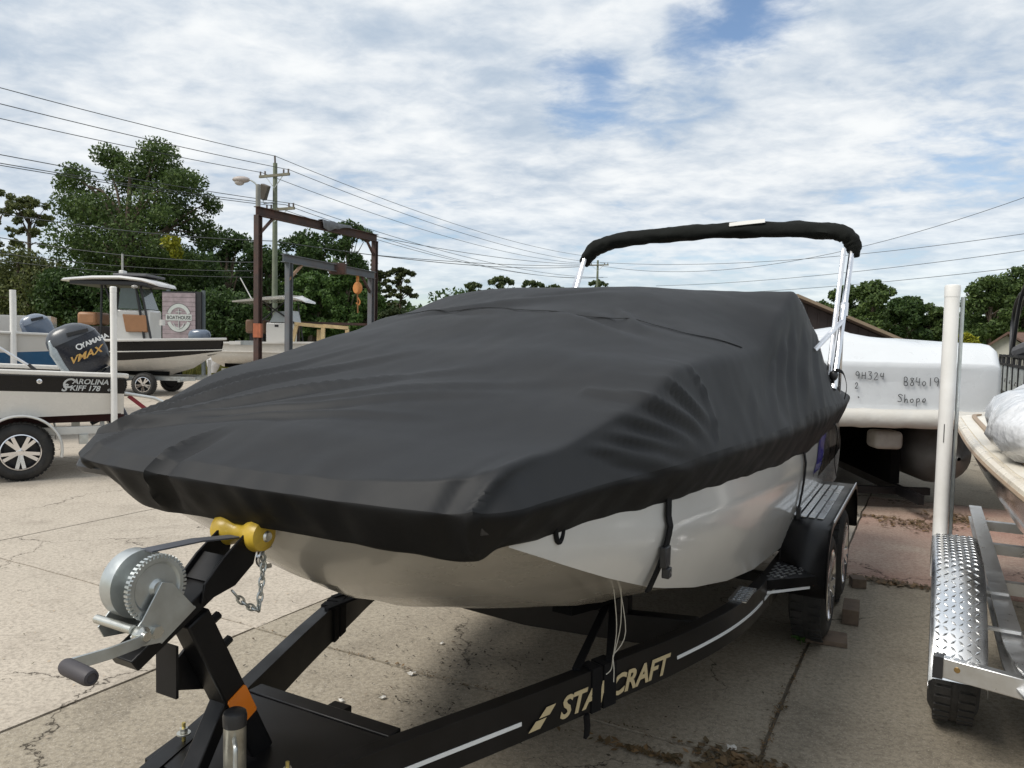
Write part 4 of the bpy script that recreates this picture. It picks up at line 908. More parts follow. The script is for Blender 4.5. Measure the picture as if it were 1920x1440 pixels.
hand('9H324', -0.30, 1.475, 0.075, 0.064); hand('2', -0.30, 1.375, 0.055, .06); hand('>', -0.27, 1.265, 0.05, .06)
hand('B840194', 0.20, 1.415, 0.088, 0.062); hand('Shope', 0.15, 1.235, 0.088, 0.062)

# ================================================================== black-railed pontoon boat behind the grey boat
P2 = yard_thing('railed_pontoon_boat', 'pontoon boat with black rail fence and pale side panels behind the grey boat', 'boat', 10.0, 3.9)
blk = mat('black_anodised', (0.016, 0.016, 0.018), .35, var=.2)
panel_m = mat('silver_panel', (.50, .53, .52), .3, var=.05)
MB().box(-1.28, 1.28, -3.0, 3.2, 0.98, 1.10).build('deck', blk, P2, bevel=.01)
for s_ in (-1, 1): MB().lathe([(-.3, .02), (0, .25), (.3, .31), (6, .31), (6, 0)], (s_ * .86, -2.9, .67), (0, 1, 0), 20).build('pontoon_tube', alu, P2)
for s_ in (-1, 1): MB().box(s_ * .86 - .1, s_ * .86 + .1, -1.5, 2.5, 0.0, 0.37).build('support_block', wood, P2)
for s_ in (-1, 1):
    x = s_ * 1.26
    for z in (1.16, 1.22, 1.62, 1.74): MB().bar((x, -2.9, z), (x, 3.1, z), .032, .032).build('rail', blk, P2)
    for k in range(9):
        y = -2.9 + .75 * k; MB().bar((x, y, 1.10), (x, y, 1.76), .035, .05, up=(0, 1, 0)).build('fence_post', blk, P2)
        if k < 8:
            pn = MB().box(x - .006, x + .006, y + .06, y + .69, 1.24, 1.60).build('side_panel', panel_m, P2)
            if s_ < 0: MB().tube(smoothpath([(x - .01, y + .25 + .03 * i, 1.38 + .05 * ((i % 2) * (1 - .2 * i))) for i in range(6)], 3), .006, 5).build('emblem', blk, pn)
    for k in range(24): MB().bar((x, -2.8 + .25 * k, 1.63), (x, -2.8 + .25 * k, 1.73), .012, .012, up=(0, 1, 0)).build('picket', blk, P2)
tf = MB()
for pts in ([(-1.22, .7, 1.75), (-1.2, .95, 2.25), (-1.17, .5, 2.58), (-1.0, -.1, 2.72)], [(-1.22, .7, 1.75), (-1.18, .35, 2.35), (-1.1, -.2, 2.62), (-1.0, -.6, 2.72)], [(-1.22, .5, 1.75), (-1.2, .0, 2.5), (-1.15, -.5, 2.75)]):
    tf.tube(smoothpath(pts, 5), 0.024, 8)
tfo = tf.build('folded_top_frame', blk, P2); tfo.location = (0, 1.15, 0)
MB().tube(smoothpath([(-1.22, .9, 1.78), (-1.1, .3, 1.86), (-0.9, -.4, 1.84), (-.8, -1.0, 1.8)], 5), [.05] + [.1] * 14 + [.06], 10).build('canvas_roll', mat('grey_canvas', (.08, .08, .085), .9, var=.2, bump=.3, bscale=10), P2)

# ================================================================== skiff on the left
SKO = Vector((-5.85, 9.12, 0)); SKR = R(-57.3)
SK = thing('open_skiff', 'cream skiff with black side band and outboard motor beside the white guide post', 'boat', SKO, SKR)
skiff_white = mat('cream_hull_gelcoat', (0.66, 0.64, 0.60), .25, coat=.3, var=.03, dirt=(.5, .46, .4), dscale=1.5, damt=.3)
SY = [-4.6, -4.2, -3.4, -2.4, -1.2, 0, 1.12]
def sheer(y): return 1.335 - 0.045 * (y - 0) * (1 if y > -2.4 else 1.0) + 0.02 * max(0, -y - 2.4) ** 2
def skw(y): return 0.97 * (1 - max(0, (-y - 2.6) / 2.2) ** 2.2)
def skl(y, pts, both=True):
    w_ = skw(y); L1 = [(-1.0 + (w_ + dx), y, z) for dx, z in pts]; L2 = [(-1.0 - (w_ + dx), y, z) for dx, z in pts]
    return L1, L2
def side_strip(name, m, f0, f1, dx0, dx1):
    for s_ in (0, 1):
        MB().loft([[(-1.0 + (1 if s_ == 0 else -1) * (skw(y) + dx0), y, f0(y)), (-1.0 + (1 if s_ == 0 else -1) * (skw(y) + (dx0 + dx1) / 2), y, (f0(y) + f1(y)) / 2), (-1.0 + (1 if s_ == 0 else -1) * (skw(y) + dx1), y, f1(y))] for y in SY], closed=False, cap=False).build(name, m, SK, smooth=60)
bot = lambda y: 0.755 + 0.02 * (y > 1.0) + 0.10 * max(0, -y - 2.6)
side_strip('hull_side', skiff_white, bot, lambda y: sheer(y) - .255, -0.10, -0.03)
side_strip('black_band', gel_black, lambda y: sheer(y) - .255, lambda y: sheer(y) - .055, -0.028, -0.006)
MB().loft([[(-1.0 - skw(y) + .10, y, bot(y)), (-1.0, y, bot(y) - .01), (-1.0 + skw(y) - .10, y, bot(y))] for y in SY], closed=False, cap=False).build('hull_bottom', skiff_white, SK)
MB().prism([(-1.92, 1.12, sheer(1.12) - .05), (-1.87, 1.12, .765), (-.13, 1.12, .765), (-.06, 1.12, sheer(1.12) - .05)], (0, -.03, 0)).build('transom', skiff_white, SK)
for s_ in (1, -1):
    MB().path([(-1.0 + s_ * (skw(y) - .02), y, sheer(y) - .025) for y in SY] + [(-1.0 + s_ * .95, 1.17, sheer(1.17) - .03)], .10, .06).build('gunwale', skiff_white, SK, bevel=.015)
    MB().path([(-1.0 + s_ * (skw(y) + .022), y, sheer(y) - .06) for y in SY], .02, .012).build('rub_strip', plastic_black, SK)
MB().box(-1.85, -.15, 0.4, 1.08, 1.12, 1.16).build('rear_deck', skiff_white, SK)
dec = mat('silver_decal', (.52, .54, .54), .35, var=.1)
text('AROLINA', 'lettering', .092, dec, SK, basis((-.030, .545, 1.166), (0.0, 1, -.045), (.05, 0, 1)), shear=.25, off=.002, sx=1.0)
text('KIFF 178', 'lettering', .092, dec, SK, basis((-.034, .515, 1.085), (0.0, 1, -.045), (.05, 0, 1)), shear=.25, off=.002, sx=.98)
text('cc', 'lettering', .06, dec, SK, basis((-.034, .925, 1.070), (0.0, 1, -.045), (.05, 0, 1)), shear=.25, off=.001)
text('C', 'lettering', .165, dec, SK, basis((-.028, .425, 1.122), (0, 1, -.045), (.05, 0, 1)), shear=.3, off=.004)
text('S', 'lettering', .125, dec, SK, basis((-.030, .425, 1.080), (0, 1, -.045), (.05, 0, 1)), shear=.3, off=.004)
MB().lathe([(0, 0), (0, .028), (.008, .03), (.012, .018), (.004, .012), (.004, 0)], (-.016, .20, 1.20), (1, 0, 0), 16).build('through_hull', polished, SK)
MB().tube([(-.07, .16, 1.34), (-.12, -.75, 2.0)], .016, 8).build('canopy_strut', alu, SK)
MB().tube([(-.07, .16, 1.335), (-.075, .09, 1.40)], .021, 8).build('strut_end', plastic_black, SK)
# outboard, tilted up
def outboard(parent, c, tilt, sc, dark, silver, capm=None):
    ca, sa = math.cos(tilt), math.sin(tilt)
    def tf(x, y, z): return (c[0] + x * sc, c[1] + (y * ca - z * sa) * sc, c[2] + (y * sa + z * ca) * sc)
    prof = [(-.27, .12, .17, .0), (-.2, .17, .24, .0), (-.08, .19, .27, .0), (.06, .195, .28, -.005), (.16, .19, .27, -.015), (.24, .175, .24, -.03), (.30, .14, .185, -.045), (.335, .09, .12, -.055), (.348, .04, .06, -.06)]
    def ring(z, hx, hy, oy, n=22): return [tf(hx * math.copysign(abs(math.cos(t)) ** .85, math.cos(t)), oy + hy * math.copysign(abs(math.sin(t)) ** .85, math.sin(t)), z) for t in [2 * math.pi * k / n for k in range(n)]]
    eng = MB().loft([ring(*p) for p in prof[:6]]).build('outboard_cowl', dark, parent, smooth=60)
    MB().loft([ring(prof[4][0] + .01, prof[4][1] + .004, prof[4][2] + .004, prof[4][3])] + [ring(z, a + .004, b + .004, o_) for z, a, b, o_ in prof[5:]]).build('cowl_cap', capm or silver, eng, smooth=60)
    MB().loft([[tf(-.12, -.272, -.26), tf(.12, -.272, -.26), tf(.12, -.2, -.26), tf(-.12, -.2, -.26)], [tf(-.15, -.295, .1), tf(.15, -.295, .1), tf(.15, -.2, .1), tf(-.15, -.2, .1)], [tf(-.12, -.245, .26), tf(.12, -.245, .26), tf(.12, -.12, .26), tf(-.12, -.12, .26)]]).build('cowl_back', silver, eng, smooth=60, bevel=.03, seg=3)
    MB().bar(tf(.192, -.05, .24), tf(.185, .17, .20), .02, .045).build('air_intake', plastic_black, eng)
    MB().loft([ring(-.28, .10, .15, 0), ring(-.5, .06, .12, -.01), ring(-.95, .045, .11, -.02), ring(-1.02, .05, .13, -.02)]).build('leg', dark, parent, smooth=60)
    MB().prism([tf(-.16, -.02, -.80), tf(.16, -.02, -.80), tf(.14, -.30, -.80), tf(-.14, -.30, -.80)], Vector(tf(0, 0, .012)) - Vector(tf(0, 0, 0))).build('cavitation_plate', dark, parent)
    MB().lathe([(-.22, .0), (-.18, .045), (0, .06), (.15, .05), (.2, 0)], tf(0, -.05, -1.0), Vector(tf(0, -1, 0)) - Vector(tf(0, 0, 0)), 14).build('gearcase', dark, parent)
    pr_ = MB()
    for k in range(3):
        a = 2.1 * k; pr_.add([tf(.02 * math.cos(a), -.26, -1.0 + .02 * math.sin(a)), tf(.15 * math.cos(a - .4), -.24, -1.0 + .15 * math.sin(a - .4)), tf(.17 * math.cos(a), -.26, -1.0 + .17 * math.sin(a)), tf(.15 * math.cos(a + .4), -.29, -1.0 + .15 * math.sin(a + .4))], [(0, 1, 2, 3)])
    po = pr_.build('propeller', polished, parent); po.modifiers.new('s', 'SOLIDIFY').thickness = .006
    MB().bar(tf(0, .16, -.45), tf(0, .12, -.30), .22, .16).build('clamp_bracket', plastic_black, parent)
    return tf
motor_dk = mat('dark_navy_cowl', (.016, .018, .026), .25, coat=.15, spec=.35, var=.1); motor_si = mat('silver_grey_cowl', (.36, .40, .42), .3, metal=.2, coat=.4, var=.08)
def dummy_side(): pass
tfm = outboard(SK, (-1.0, .70, 1.54), R(27), 1.16, motor_dk, motor_si, mat('navy_cap', (.05, .055, .065), .3, coat=.2, var=.1))
e1 = Vector(tfm(0, 0, 1)) - Vector(tfm(0, 0, 0)); 
# words run along the cowl flank, rising to the right
wdir = Vector((0, .90, .44)); wup = Vector((0.0, -.44, .90))
white_l = mat('white_decal', (.75, .76, .76), .4)
text('YAMAHA', 'lettering', .085, white_l, SK, basis((-.765, .70, 1.595), wdir, wup), off=.003, sx=1.0)
MB().lathe([(0, .026), (.002, .040), (.003, .040), (.003, .026)], (-.768, .665, 1.61), (1, 0, 0), 20).build('emblem_ring', white_l, SK)
text('VMAX', 'lettering', .12, mat('gold_red_decal', (.55, .36, .10), .4, dirt=(.5, .08, .03), dscale=30, damt=.8), SK, basis((-.765, .56, 1.37), wdir, wup), off=.003, shear=.5, sx=1.25)
# its trailer
ST = thing('skiff_trailer', 'galvanised trailer with spoked alloy wheel under the cream skiff', 'trailer', SKO, SKR)
white_alu = mat('pale_galvanised', (.62, .63, .62), .4, metal=.5, var=.1, dirt=(.4, .38, .34), dscale=3, damt=.3)
for s_ in (1, -1):
    cx = -1.0
    MB().path([(cx + s_ * .80, -3.2, .57), (cx + s_ * .80, 1.30, .57)], .06, .10).build('frame_rail', white_alu, ST, bevel=.006)
    MB().path([(cx + s_ * .55, -3.0, .70), (cx + s_ * .55, 1.15, .70)], .09, .10).build('bunk', mat('red_brown_carpet', (.05, .02, .02), .95), ST)
    for y in (-2, .9): MB().bar((cx + s_ * .55, y, .60), (cx + s_ * .55, y, .68), .05, .05).build('bunk_post', white_alu, ST)
    wheel(ST, (cx + s_ * 1.0, 0, .352), (s_, 0, 0), .348, .20, polished, 5, .205)
    arc = [(.43 * math.cos(t), .36 + .43 * math.sin(t)) for t in [R(-12) + R(204) * k / 24 for k in range(25)]]
    x0, x1 = cx + s_ * .77, cx + s_ * 1.02
    fo = MB().loft([[(x0, y, z), (x1, y, z)] for y, z in arc], closed=False, cap=False).build('fender', white_alu, ST, smooth=60); fo.modifiers.new('s', 'SOLIDIFY').thickness = .006
    MB().tube([(x1, y, z) for y, z in arc], .016, 8).build('fender_lip', white_alu, fo)
    if s_ > 0:
        gp = MB().tube([(cx + s_ * .99, 1.0, .60), (cx + s_ * .99, 1.0, 2.34)], .038, 16).build('guide_post', pvc, ST)
        MB().lathe([(0, .040), (.06, .040), (.07, .03), (.072, 0)], (cx + s_ * .99, 1.0, 2.31), (0, 0, 1), 16).build('post_cap', pvc, gp)
        MB().bar((cx + s_ * .80, 1.0, .57), (cx + s_ * 1.0, 1.0, .60), .05, .05).build('post_bracket', white_alu, ST)
    MB().box(cx + s_ * .74, cx + s_ * .86, .62, .72, .40, .52).build('hanger', galv, ST)
for y in (-3.0, -1.2, 0, 1.1): MB().bar((cx - .8, y, .53), (cx + .8, y, .53), .07, .07).build('crossmember', white_alu, ST)
MB().tube([(-.3, 1.3, .60), (-.3, 1.75, .66), (-.3, 1.8, .80), (-.3, 1.5, .95), (-.3, 1.15, 1.02)], .02, 8).build('rear_frame', white_alu, ST)
MB().path([(-.35, 1.2, .98), (-.35, 1.5, .72)], .02, .05).build('light_bar', mat('red_blue_lens', (.25, .03, .04), .3), ST)
MB().bar((-1.0, -3.1, .55), (-1.0, -6.2, .52), .08, .1).build('tongue', white_alu, ST)

# ================================================================== white and blue boat behind the skiff
BBp = atY(132, 660, 12.9); BB = thing('white_blue_boat', 'tall white boat with blue lower hull and slate outboard behind the skiff', 'boat', (BBp.x, 12.9, 0), SKR)
ys = [-7.0, -6.2, -5, -3.5, -1.8, -.3, .05]
def bw(y): return 1.12 * (1 - max(0, (-y - 4.0) / 3.1) ** 2)
for s_ in (1, -1):
    MB().loft([[(-1.12 + s_ * bw(y), y, 1.74 + .03 * -y), (-1.12 + s_ * (bw(y) - .03), y, 1.55), (-1.12 + s_ * (bw(y) - .06), y, 1.47 + .045 * y + .02)] for y in ys], closed=False, cap=False).build('hull_side', gel_white, BB, smooth=60)
    MB().loft([[(-1.12 + s_ * (bw(y) - .06), y, 1.47 + .045 * y + .02), (-1.12 + s_ * (bw(y) - .14), y, 1.05), (-1.12, y, .78)] for y in ys], closed=False, cap=False).build('hull_bottom', gel_blue, BB, smooth=60)
    MB().path([(-1.12 + s_ * (bw(y) - .01), y, 1.745 + .03 * -y) for y in ys], .14, .04).build('gunwale', gel_white, BB, bevel=.01)
MB().add([(-2.2, .05, 1.74), (-2.14, .05, 1.5), (-2.06, .05, 1.05), (-1.12, .05, .78), (-.18, .05, 1.05), (-.1, .05, 1.5), (-.04, .05, 1.74)], [tuple(range(7))]).build('transom', gel_white, BB, smooth=0)
MB().box(-1.6, -.6, -2.6, -1.5, 1.2, 2.12).build('console', gel_white, BB, bevel=.05, seg=3)
MB().box(-1.5, -.7, -1.48, -1.38, 1.55, 1.98).build('seat', tan, BB, bevel=.04, seg=3)
MB().box(-.22, -.12, -.85, -.75, 1.76, 1.90).build('cleat', gel_white, BB, bevel=.01)
outboard(BB, (-1.12, -.42, 1.83), R(25), .85, mat('slate_cowl', (.10, .13, .18), .2, coat=.5, var=.1), mat('slate_cap', (.16, .19, .24), .25, coat=.5, var=.1))
MB().tube(smoothpath([(-.1, -2.9, 2.45), (-.5, -2.7, 2.72), (-1.1, -2.6, 2.80), (-1.8, -2.7, 2.72), (-2.1, -2.9, 2.45)], 5), [.08] + [.16] * 19 + [.08], 12).build('rolled_canopy', mat('black_canvas', (.012, .012, .014), .85, var=.3, bump=.4, bscale=8), BB)
for s_ in (1, -1): MB().tube([(-1.12 + s_ * 1.02, -3.0, 2.5), (-1.12 + s_ * 1.06, -1.9, 1.78)], .03, 8).build('canopy_leg', gel_white, BB)
MB().box(-.2, -.05, -2.5, -2.15, 2.64, 2.70).build('canopy_tip', gel_white, BB, bevel=.02)
BT2 = thing('blue_boat_trailer', 'trailer carrying the white and blue boat, with white guide post', 'trailer', (BBp.x, 12.9, 0), SKR)
for s_ in (1, -1):
    MB().bar((-1.12 + s_ * .85, -5.5, .55), (-1.12 + s_ * .85, .3, .55), .06, .12).build('frame_rail', galv, BT2)
    MB().bar((-1.12 + s_ * .6, -5.2, .84), (-1.12 + s_ * .6, .1, .84), .1, .12).build('bunk', carpet, BT2)
    for y in (-4.5, -.6): MB().bar((-1.12 + s_ * .6, y, .55), (-1.12 + s_ * .6, y, .8), .06, .06).build('bunk_post', galv, BT2)
    for y in (-2.2, -1.4): wheel(BT2, (-1.12 + s_ * 1.12, y, .35), (s_, 0, 0), .345, .2, polished)
    MB().tube([(-1.12 + s_ * 1.15, -.80, .55), (-1.12 + s_ * 1.15, -.80, 2.46)], .046, 14).build('guide_post', pvc, BT2)
    MB().bar((-1.12 + s_ * .85, -.8, .56), (-1.12 + s_ * 1.16, -.8, .56), .06, .05).build('post_bracket', galv, BT2)
for y in (-5, -1.8, .1): MB().bar((-1.97, y, .5), (-.27, y, .5), .07, .08).build('crossmember', galv, BT2)

# ================================================================== wake boat with tower
wp = atY(100, 640, 17.0); WB = thing('tower_boat', 'white runabout with black folded tower and chrome speaker pods', 'boat', (wp.x - 1.75, 17.0 - 0.93, 0), R(-62))
ys = [-4.5, -3.8, -2.6, -1, 1.2, 2.0]
def ww(y): return 1.15 * (1 - max(0, (-y - 1.6) / 3.0) ** 2)
for s_ in (1, -1):
    MB().loft([[(s_ * ww(y), y, 2.10), (s_ * (ww(y) - .05), y, 1.6), (s_ * (ww(y) - .2), y, 1.1), (0, y, .75)] for y in ys], closed=False, cap=False).build('hull_side', gel_white, WB, smooth=60)
MB().prism([(-ww(y), y, 2.09) for y in ys] + [(ww(y), y, 2.09) for y in ys[::-1]], (0, 0, .03)).build('deck', gel_white, WB, smooth=0)
MB().add([(-1.15, 2.0, 2.1), (-1.1, 2, 1.6), (-.95, 2, 1.1), (0, 2, .75), (.95, 2, 1.1), (1.1, 2, 1.6), (1.15, 2, 2.1)], [tuple(range(7))]).build('transom', gel_white, WB, smooth=0)
for s_ in (1, -1):
    MB().tube(smoothpath([(s_ * 1.0, .9, 2.12), (s_ * 1.0, .2, 2.45), (s_ * .95, -.6, 2.72), (s_ * .7, -1.1, 2.78)], 5), .035, 8).build('tower_leg', blk, WB)
    MB().tube([(s_ * 1.0, -.2, 2.12), (s_ * .95, -.9, 2.74)], .03, 8).build('tower_leg', blk, WB)
    MB().lathe([(-.2, 0), (-.2, .08), (-.1, .12), (.1, .12), (.12, 0)], (s_ * .75, -.9, 2.62), (.2, 1, -.1), 14).build('speaker_pod', polished, WB)  # chrome pods are the tower speakers
MB().tube([(-.7, -1.1, 2.78), (.7, -1.1, 2.78)], .035, 8).build('tower_bar', blk, WB)
MB().prism([(-.95, -.2, 2.12), (.95, -.2, 2.12), (.8, .5, 2.45), (-.8, .5, 2.45)], (0, .02, .01)).build('windscreen', mat('smoked_glass', (.02, .025, .03), .08, coat=.6), WB)
for s_ in (1, -1): MB().box(s_ * .6 - .1, s_ * .6 + .1, -2.0, 1.6, .0, 1.0).build('cradle', wood, WB)

# ================================================================== black bay boat with hard top
bo_ = atY(392, 634, 22.0)
BY = thing('bay_boat', 'black hulled bay boat with white bottom, hard top and tan console cushion', 'boat', (bo_.x, 22.0, 0), R(3))
bx = [-6.8, -6.2, -5, -3.6, -2.4, -1.4, -.7, -.25, 0.02]
def byw(x): return 1.22 * (1 - max(0, (x + 2.8) / 2.82) ** 2.3) + .01
def bys(x): return 1.56 + .14 * max(0, (x + 5) / 5) ** 1.5
def byb(x): return 0.98 + .34 * max(0, (x + 4) / 4) ** 2.2
def byk(x): return 0.56 + (0.75 * max(0, (x + 1.6) / 1.6) ** 2.0)
for s_ in (-1, 1):
    MB().loft([[(x, 1.22 + s_ * byw(x), bys(x) - .05), (x - .02, 1.22 + s_ * (byw(x) - .04), (bys(x) + byb(x)) / 2), (x - .05, 1.22 + s_ * max(.005, byw(x) * .90 - .04), byb(x))] for x in bx], closed=False, cap=False).build('hull_side', gel_black, BY, smooth=60)
    MB().loft([[(x - .05, 1.22 + s_ * max(.005, byw(x) * .90 - .04), byb(x)), (x - .10 - .05 * (x > -.8), 1.22 + s_ * byw(x) * .80, byb(x) - .07), (x - .13, 1.22 + s_ * byw(x) * .62, byk(x) + (byb(x) - byk(x)) * .40), (x - .16, 1.22, byk(x))] for x in bx], closed=False, cap=False).build('hull_bottom', skiff_white, BY, smooth=50)
    MB().path([(x + .03, 1.22 + s_ * (byw(x) + .01), bys(x) - .01) for x in bx], .14, .07).build('gunwale', gel_white, BY, bevel=.015)
MB().prism([(x, 1.22 - byw(x), bys(x) - .35) for x in bx] + [(x, 1.22 + byw(x), bys(x) - .35) for x in bx[::-1]], (0, 0, .03)).build('deck', skiff_white, BY, smooth=0)
MB().box(-3.05, -1.98, .75, 1.7, 1.2, 2.50).build('console', gel_white, BY, bevel=.07, seg=3)
MB().prism([(-2.72, .735, 2.36), (-2.02, .735, 2.34), (-1.99, .735, 1.84), (-2.62, .735, 1.84)], (0, -.07, 0)).build('console_cushion', tan, BY, bevel=.03, seg=3)
MB().prism([(-2.85, .72, 2.52), (-2.15, .72, 2.52), (-2.32, .72, 3.12), (-2.78, .72, 3.12)], (0, .02, 0)).build('windscreen', mat('green_glass', (.07, .10, .10), .08, coat=.4), BY)
MB().prism([(-2.1, .75, 2.52), (-2.1, 1.7, 2.52), (-2.3, 1.65, 3.12), (-2.3, .8, 3.12)], (.02, 0, 0)).build('windscreen', MATS['green_glass'], BY)
for (a, b_) in (((-3.35, .7, 1.3), (-3.30, .7, 3.30)), ((-2.05, .7, 1.3), (-2.35, .7, 3.30)), ((-3.35, 1.75, 1.3), (-3.3, 1.75, 3.3)), ((-2.05, 1.75, 1.3), (-2.35, 1.75, 3.3)), ((-2.95, .7, 2.4), (-3.25, .7, 3.3)), ((-1.9, .7, 1.6), (-2.2, .7, 3.2))):
    MB().tube([a, b_], .035, 8).build('top_post', blk, BY)
top = MB(); rings = []
for (x, hw, z, t) in ((-4.30, .85, 3.28, .02), (-4.22, .95, 3.30, .06), (-3.4, 1.0, 3.37, .08), (-2.6, 1.0, 3.39, .08), (-2.0, .95, 3.33, .08), (-1.7, .85, 3.24, .06), (-1.62, .7, 3.19, .02)):
    rings.append([(x, 1.22 - hw, z), (x, 1.22 - hw * .9, z + t / 2 + .02), (x, 1.22, z + t / 2 + .04), (x, 1.22 + hw * .9, z + t / 2 + .02), (x, 1.22 + hw, z), (x, 1.22 + hw * .95, z - t / 2), (x, 1.22, z - t / 2), (x, 1.22 - hw * .95, z - t / 2)])
MB().loft(rings).build('hard_top', gel_white, BY, smooth=40)
MB().box(-4.05, -1.85, .35, 2.1, 3.18, 3.30).build('top_underside', plastic_black, BY, bevel=.02)
MB().box(-2.9, -1.95, .5, 1.9, 3.46, 3.53).build('roof_box', mat('grey_canvas2', (.12, .12, .13), .7), BY, bevel=.02)
MB().box(-3.00, -2.86, 1.1, 1.35, 3.40, 3.66).build('antenna_base', gel_white, BY, bevel=.02)
MB().tube([(-2.93, 1.2, 3.6), (-2.93, 1.2, 4.15)], .03, 8).build('antenna', mat('grey_antenna', (.35, .35, .33), .5), BY)
for dx in (0, .0): MB().ball((-2.2, .3, 3.14), .10, .06, .05).build('spot_light', gel_white, BY)
MB().box(-4.0, -3.45, .8, 1.6, 1.25, 2.0).build('leaning_post', mat('dark_vinyl', (.05, .04, .04), .6), BY, bevel=.03)
MB().box(-4.05, -3.5, .75, 1.65, 2.02, 2.40).build('seat_back', tan, BY, bevel=.08, seg=3)
MB().tube([(-1.6, .75, 2.05), (-1.6, .75, 2.22)], .08, 10).build('rod_holder', gel_white, BY)
BYT = thing('bay_boat_trailer', 'grey trailer with black tyres below the bay boat', 'trailer', (bo_.x, 22.0, 0), R(3))
for s_ in (-1, 1):
    MB().bar((-6.6, 1.22 + s_ * .85, .50), (-.6, 1.22 + s_ * .62, .50), .06, .12).build('frame_rail', galv, BYT)
    MB().bar((-6.4, 1.22 + s_ * .55, .64), (-1.4, 1.22 + s_ * .5, .64), .1, .12).build('bunk', carpet, BYT)
    for x in (-3.0, -2.15): wheel(BYT, (x + .25, 1.22 + s_ * 1.12, .34), (0, s_, 0), .335, .2, polished)
for x in (-6, -3.7, -2.6, -1): MB().bar((x, .4, .45), (x, 2.0, .45), .07, .08).build('crossmember', galv, BYT)
MB().bar((-.75, 1.22, .48), (1.3, 1.22, .48), .08, .1).build('tongue', galv, BYT)
MB().bar((-.40, 1.22, .48), (-.40, 1.22, 1.05), .08, .08, up=(1, 0, 0)).build('winch_post', gel_white, BYT)

# ================================================================== white centre console further back
cp = atY(392, 645, 28.5)
CC = thing('centre_console_boat', 'white centre console boat with hard top behind the rusty gantry post', 'boat', (cp.x, 28.5, 0), R(-4))
cx_ = [0, .6, 2, 3.6, 4.8, 5.6, 6.2, 6.5]
def ccw(x): return 1.2 * (1 - max(0, (x - 3.4) / 3.15) ** 2.2) + .01
for s_ in (-1, 1):
    MB().loft([[(x, 1.2 + s_ * ccw(x), 1.50 + .02 * x), (x, 1.2 + s_ * (ccw(x) * .95), 1.1), (x, 1.2 + s_ * ccw(x) * .8, .85), (x, 1.2, .6 + .5 * max(0, (x - 4.5) / 2) ** 2)] for x in cx_], closed=False, cap=False).build('hull_side', skiff_white, CC, smooth=60)
    MB().path([(x, 1.2 + s_ * ccw(x), 1.52 + .02 * x) for x in cx_], .14, .07).build('gunwale', gel_white, CC)
MB().add([(0, 0, 1.5), (0, .06, 1.1), (0, .24, .85), (0, 1.2, .6), (0, 2.16, .85), (0, 2.34, 1.1), (0, 2.4, 1.5)], [tuple(range(7))]).build('transom', skiff_white, CC, smooth=0)
MB().prism([(x, 1.2 - ccw(x), 1.2) for x in cx_] + [(x, 1.2 + ccw(x), 1.2) for x in cx_[::-1]], (0, 0, .03)).build('deck', skiff_white, CC, smooth=0)
MB().box(1.85, 2.75, .75, 1.65, 1.2, 2.32).build('console', gel_white, CC, bevel=.05, seg=3)
MB().box(2.2, 2.34, .735, .75, 2.16, 2.24).build('compass_pad', blk, CC)
MB().prism([(2.0, .75, 2.34), (2.9, .75, 2.34), (2.8, .75, 2.78), (2.2, .75, 2.72)], (0, .9, 0)).build('windscreen', mat('milky_acrylic', (.32, .35, .36), .2, var=.1), CC)
for k in (0, 1):
    MB().box(1.0 + .42 * k, 1.36 + .42 * k, .85, 1.5, 1.9, 2.42).build('seat', mat('brown_vinyl', (.13, .07, .04), .6, var=.15), CC, bevel=.08, seg=3)
    MB().box(1.12 + .42 * k, 1.22 + .42 * k, 1.0, 1.3, 1.23, 1.92).build('seat_pedestal', blk, CC)
for a, b_ in (((1.75, .7, 1.3), (1.7, .7, 3.1)), ((3.0, .7, 1.3), (2.75, .7, 3.1)), ((1.75, 1.7, 1.3), (1.7, 1.7, 3.1)), ((3.0, 1.7, 1.3), (2.75, 1.7, 3.1)), ((1.75, .7, 2.4), (2.6, .7, 3.1)), ((1.75, .7, 3.1), (3.0, .7, 2.3))): MB().tube([a, b_], .03, 8).build('top_post', blk, CC)
rings = []
for (x, hw, z, t) in ((.68, .8, 3.08, .04), (.75, .95, 3.09, .10), (1.7, 1.0, 3.20, .17), (2.5, 1.0, 3.27, .18), (3.1, .95, 3.25, .17), (3.35, .8, 3.17, .08), (3.42, .6, 3.10, .03)):
    rings.append([(x, 1.2 - hw, z), (x, 1.2, z + t / 2 + .03), (x, 1.2 + hw, z), (x, 1.2 + hw * .95, z - t / 2), (x, 1.2, z - t / 2), (x, 1.2 - hw * .95, z - t / 2)])
MB().loft(rings).build('hard_top', gel_white, CC, smooth=40)
MB().tube([(1.2, 1.0, 3.2), (.75, 1.0, 4.0)], .02, 6).build('rod', gel_white, CC)
outboard_frame = thing('grey_outboard', 'slate grey outboard motor with film wrapped foot on the white console boat', 'outboard motor', (cp.x, 28.5, 0), R(-4))
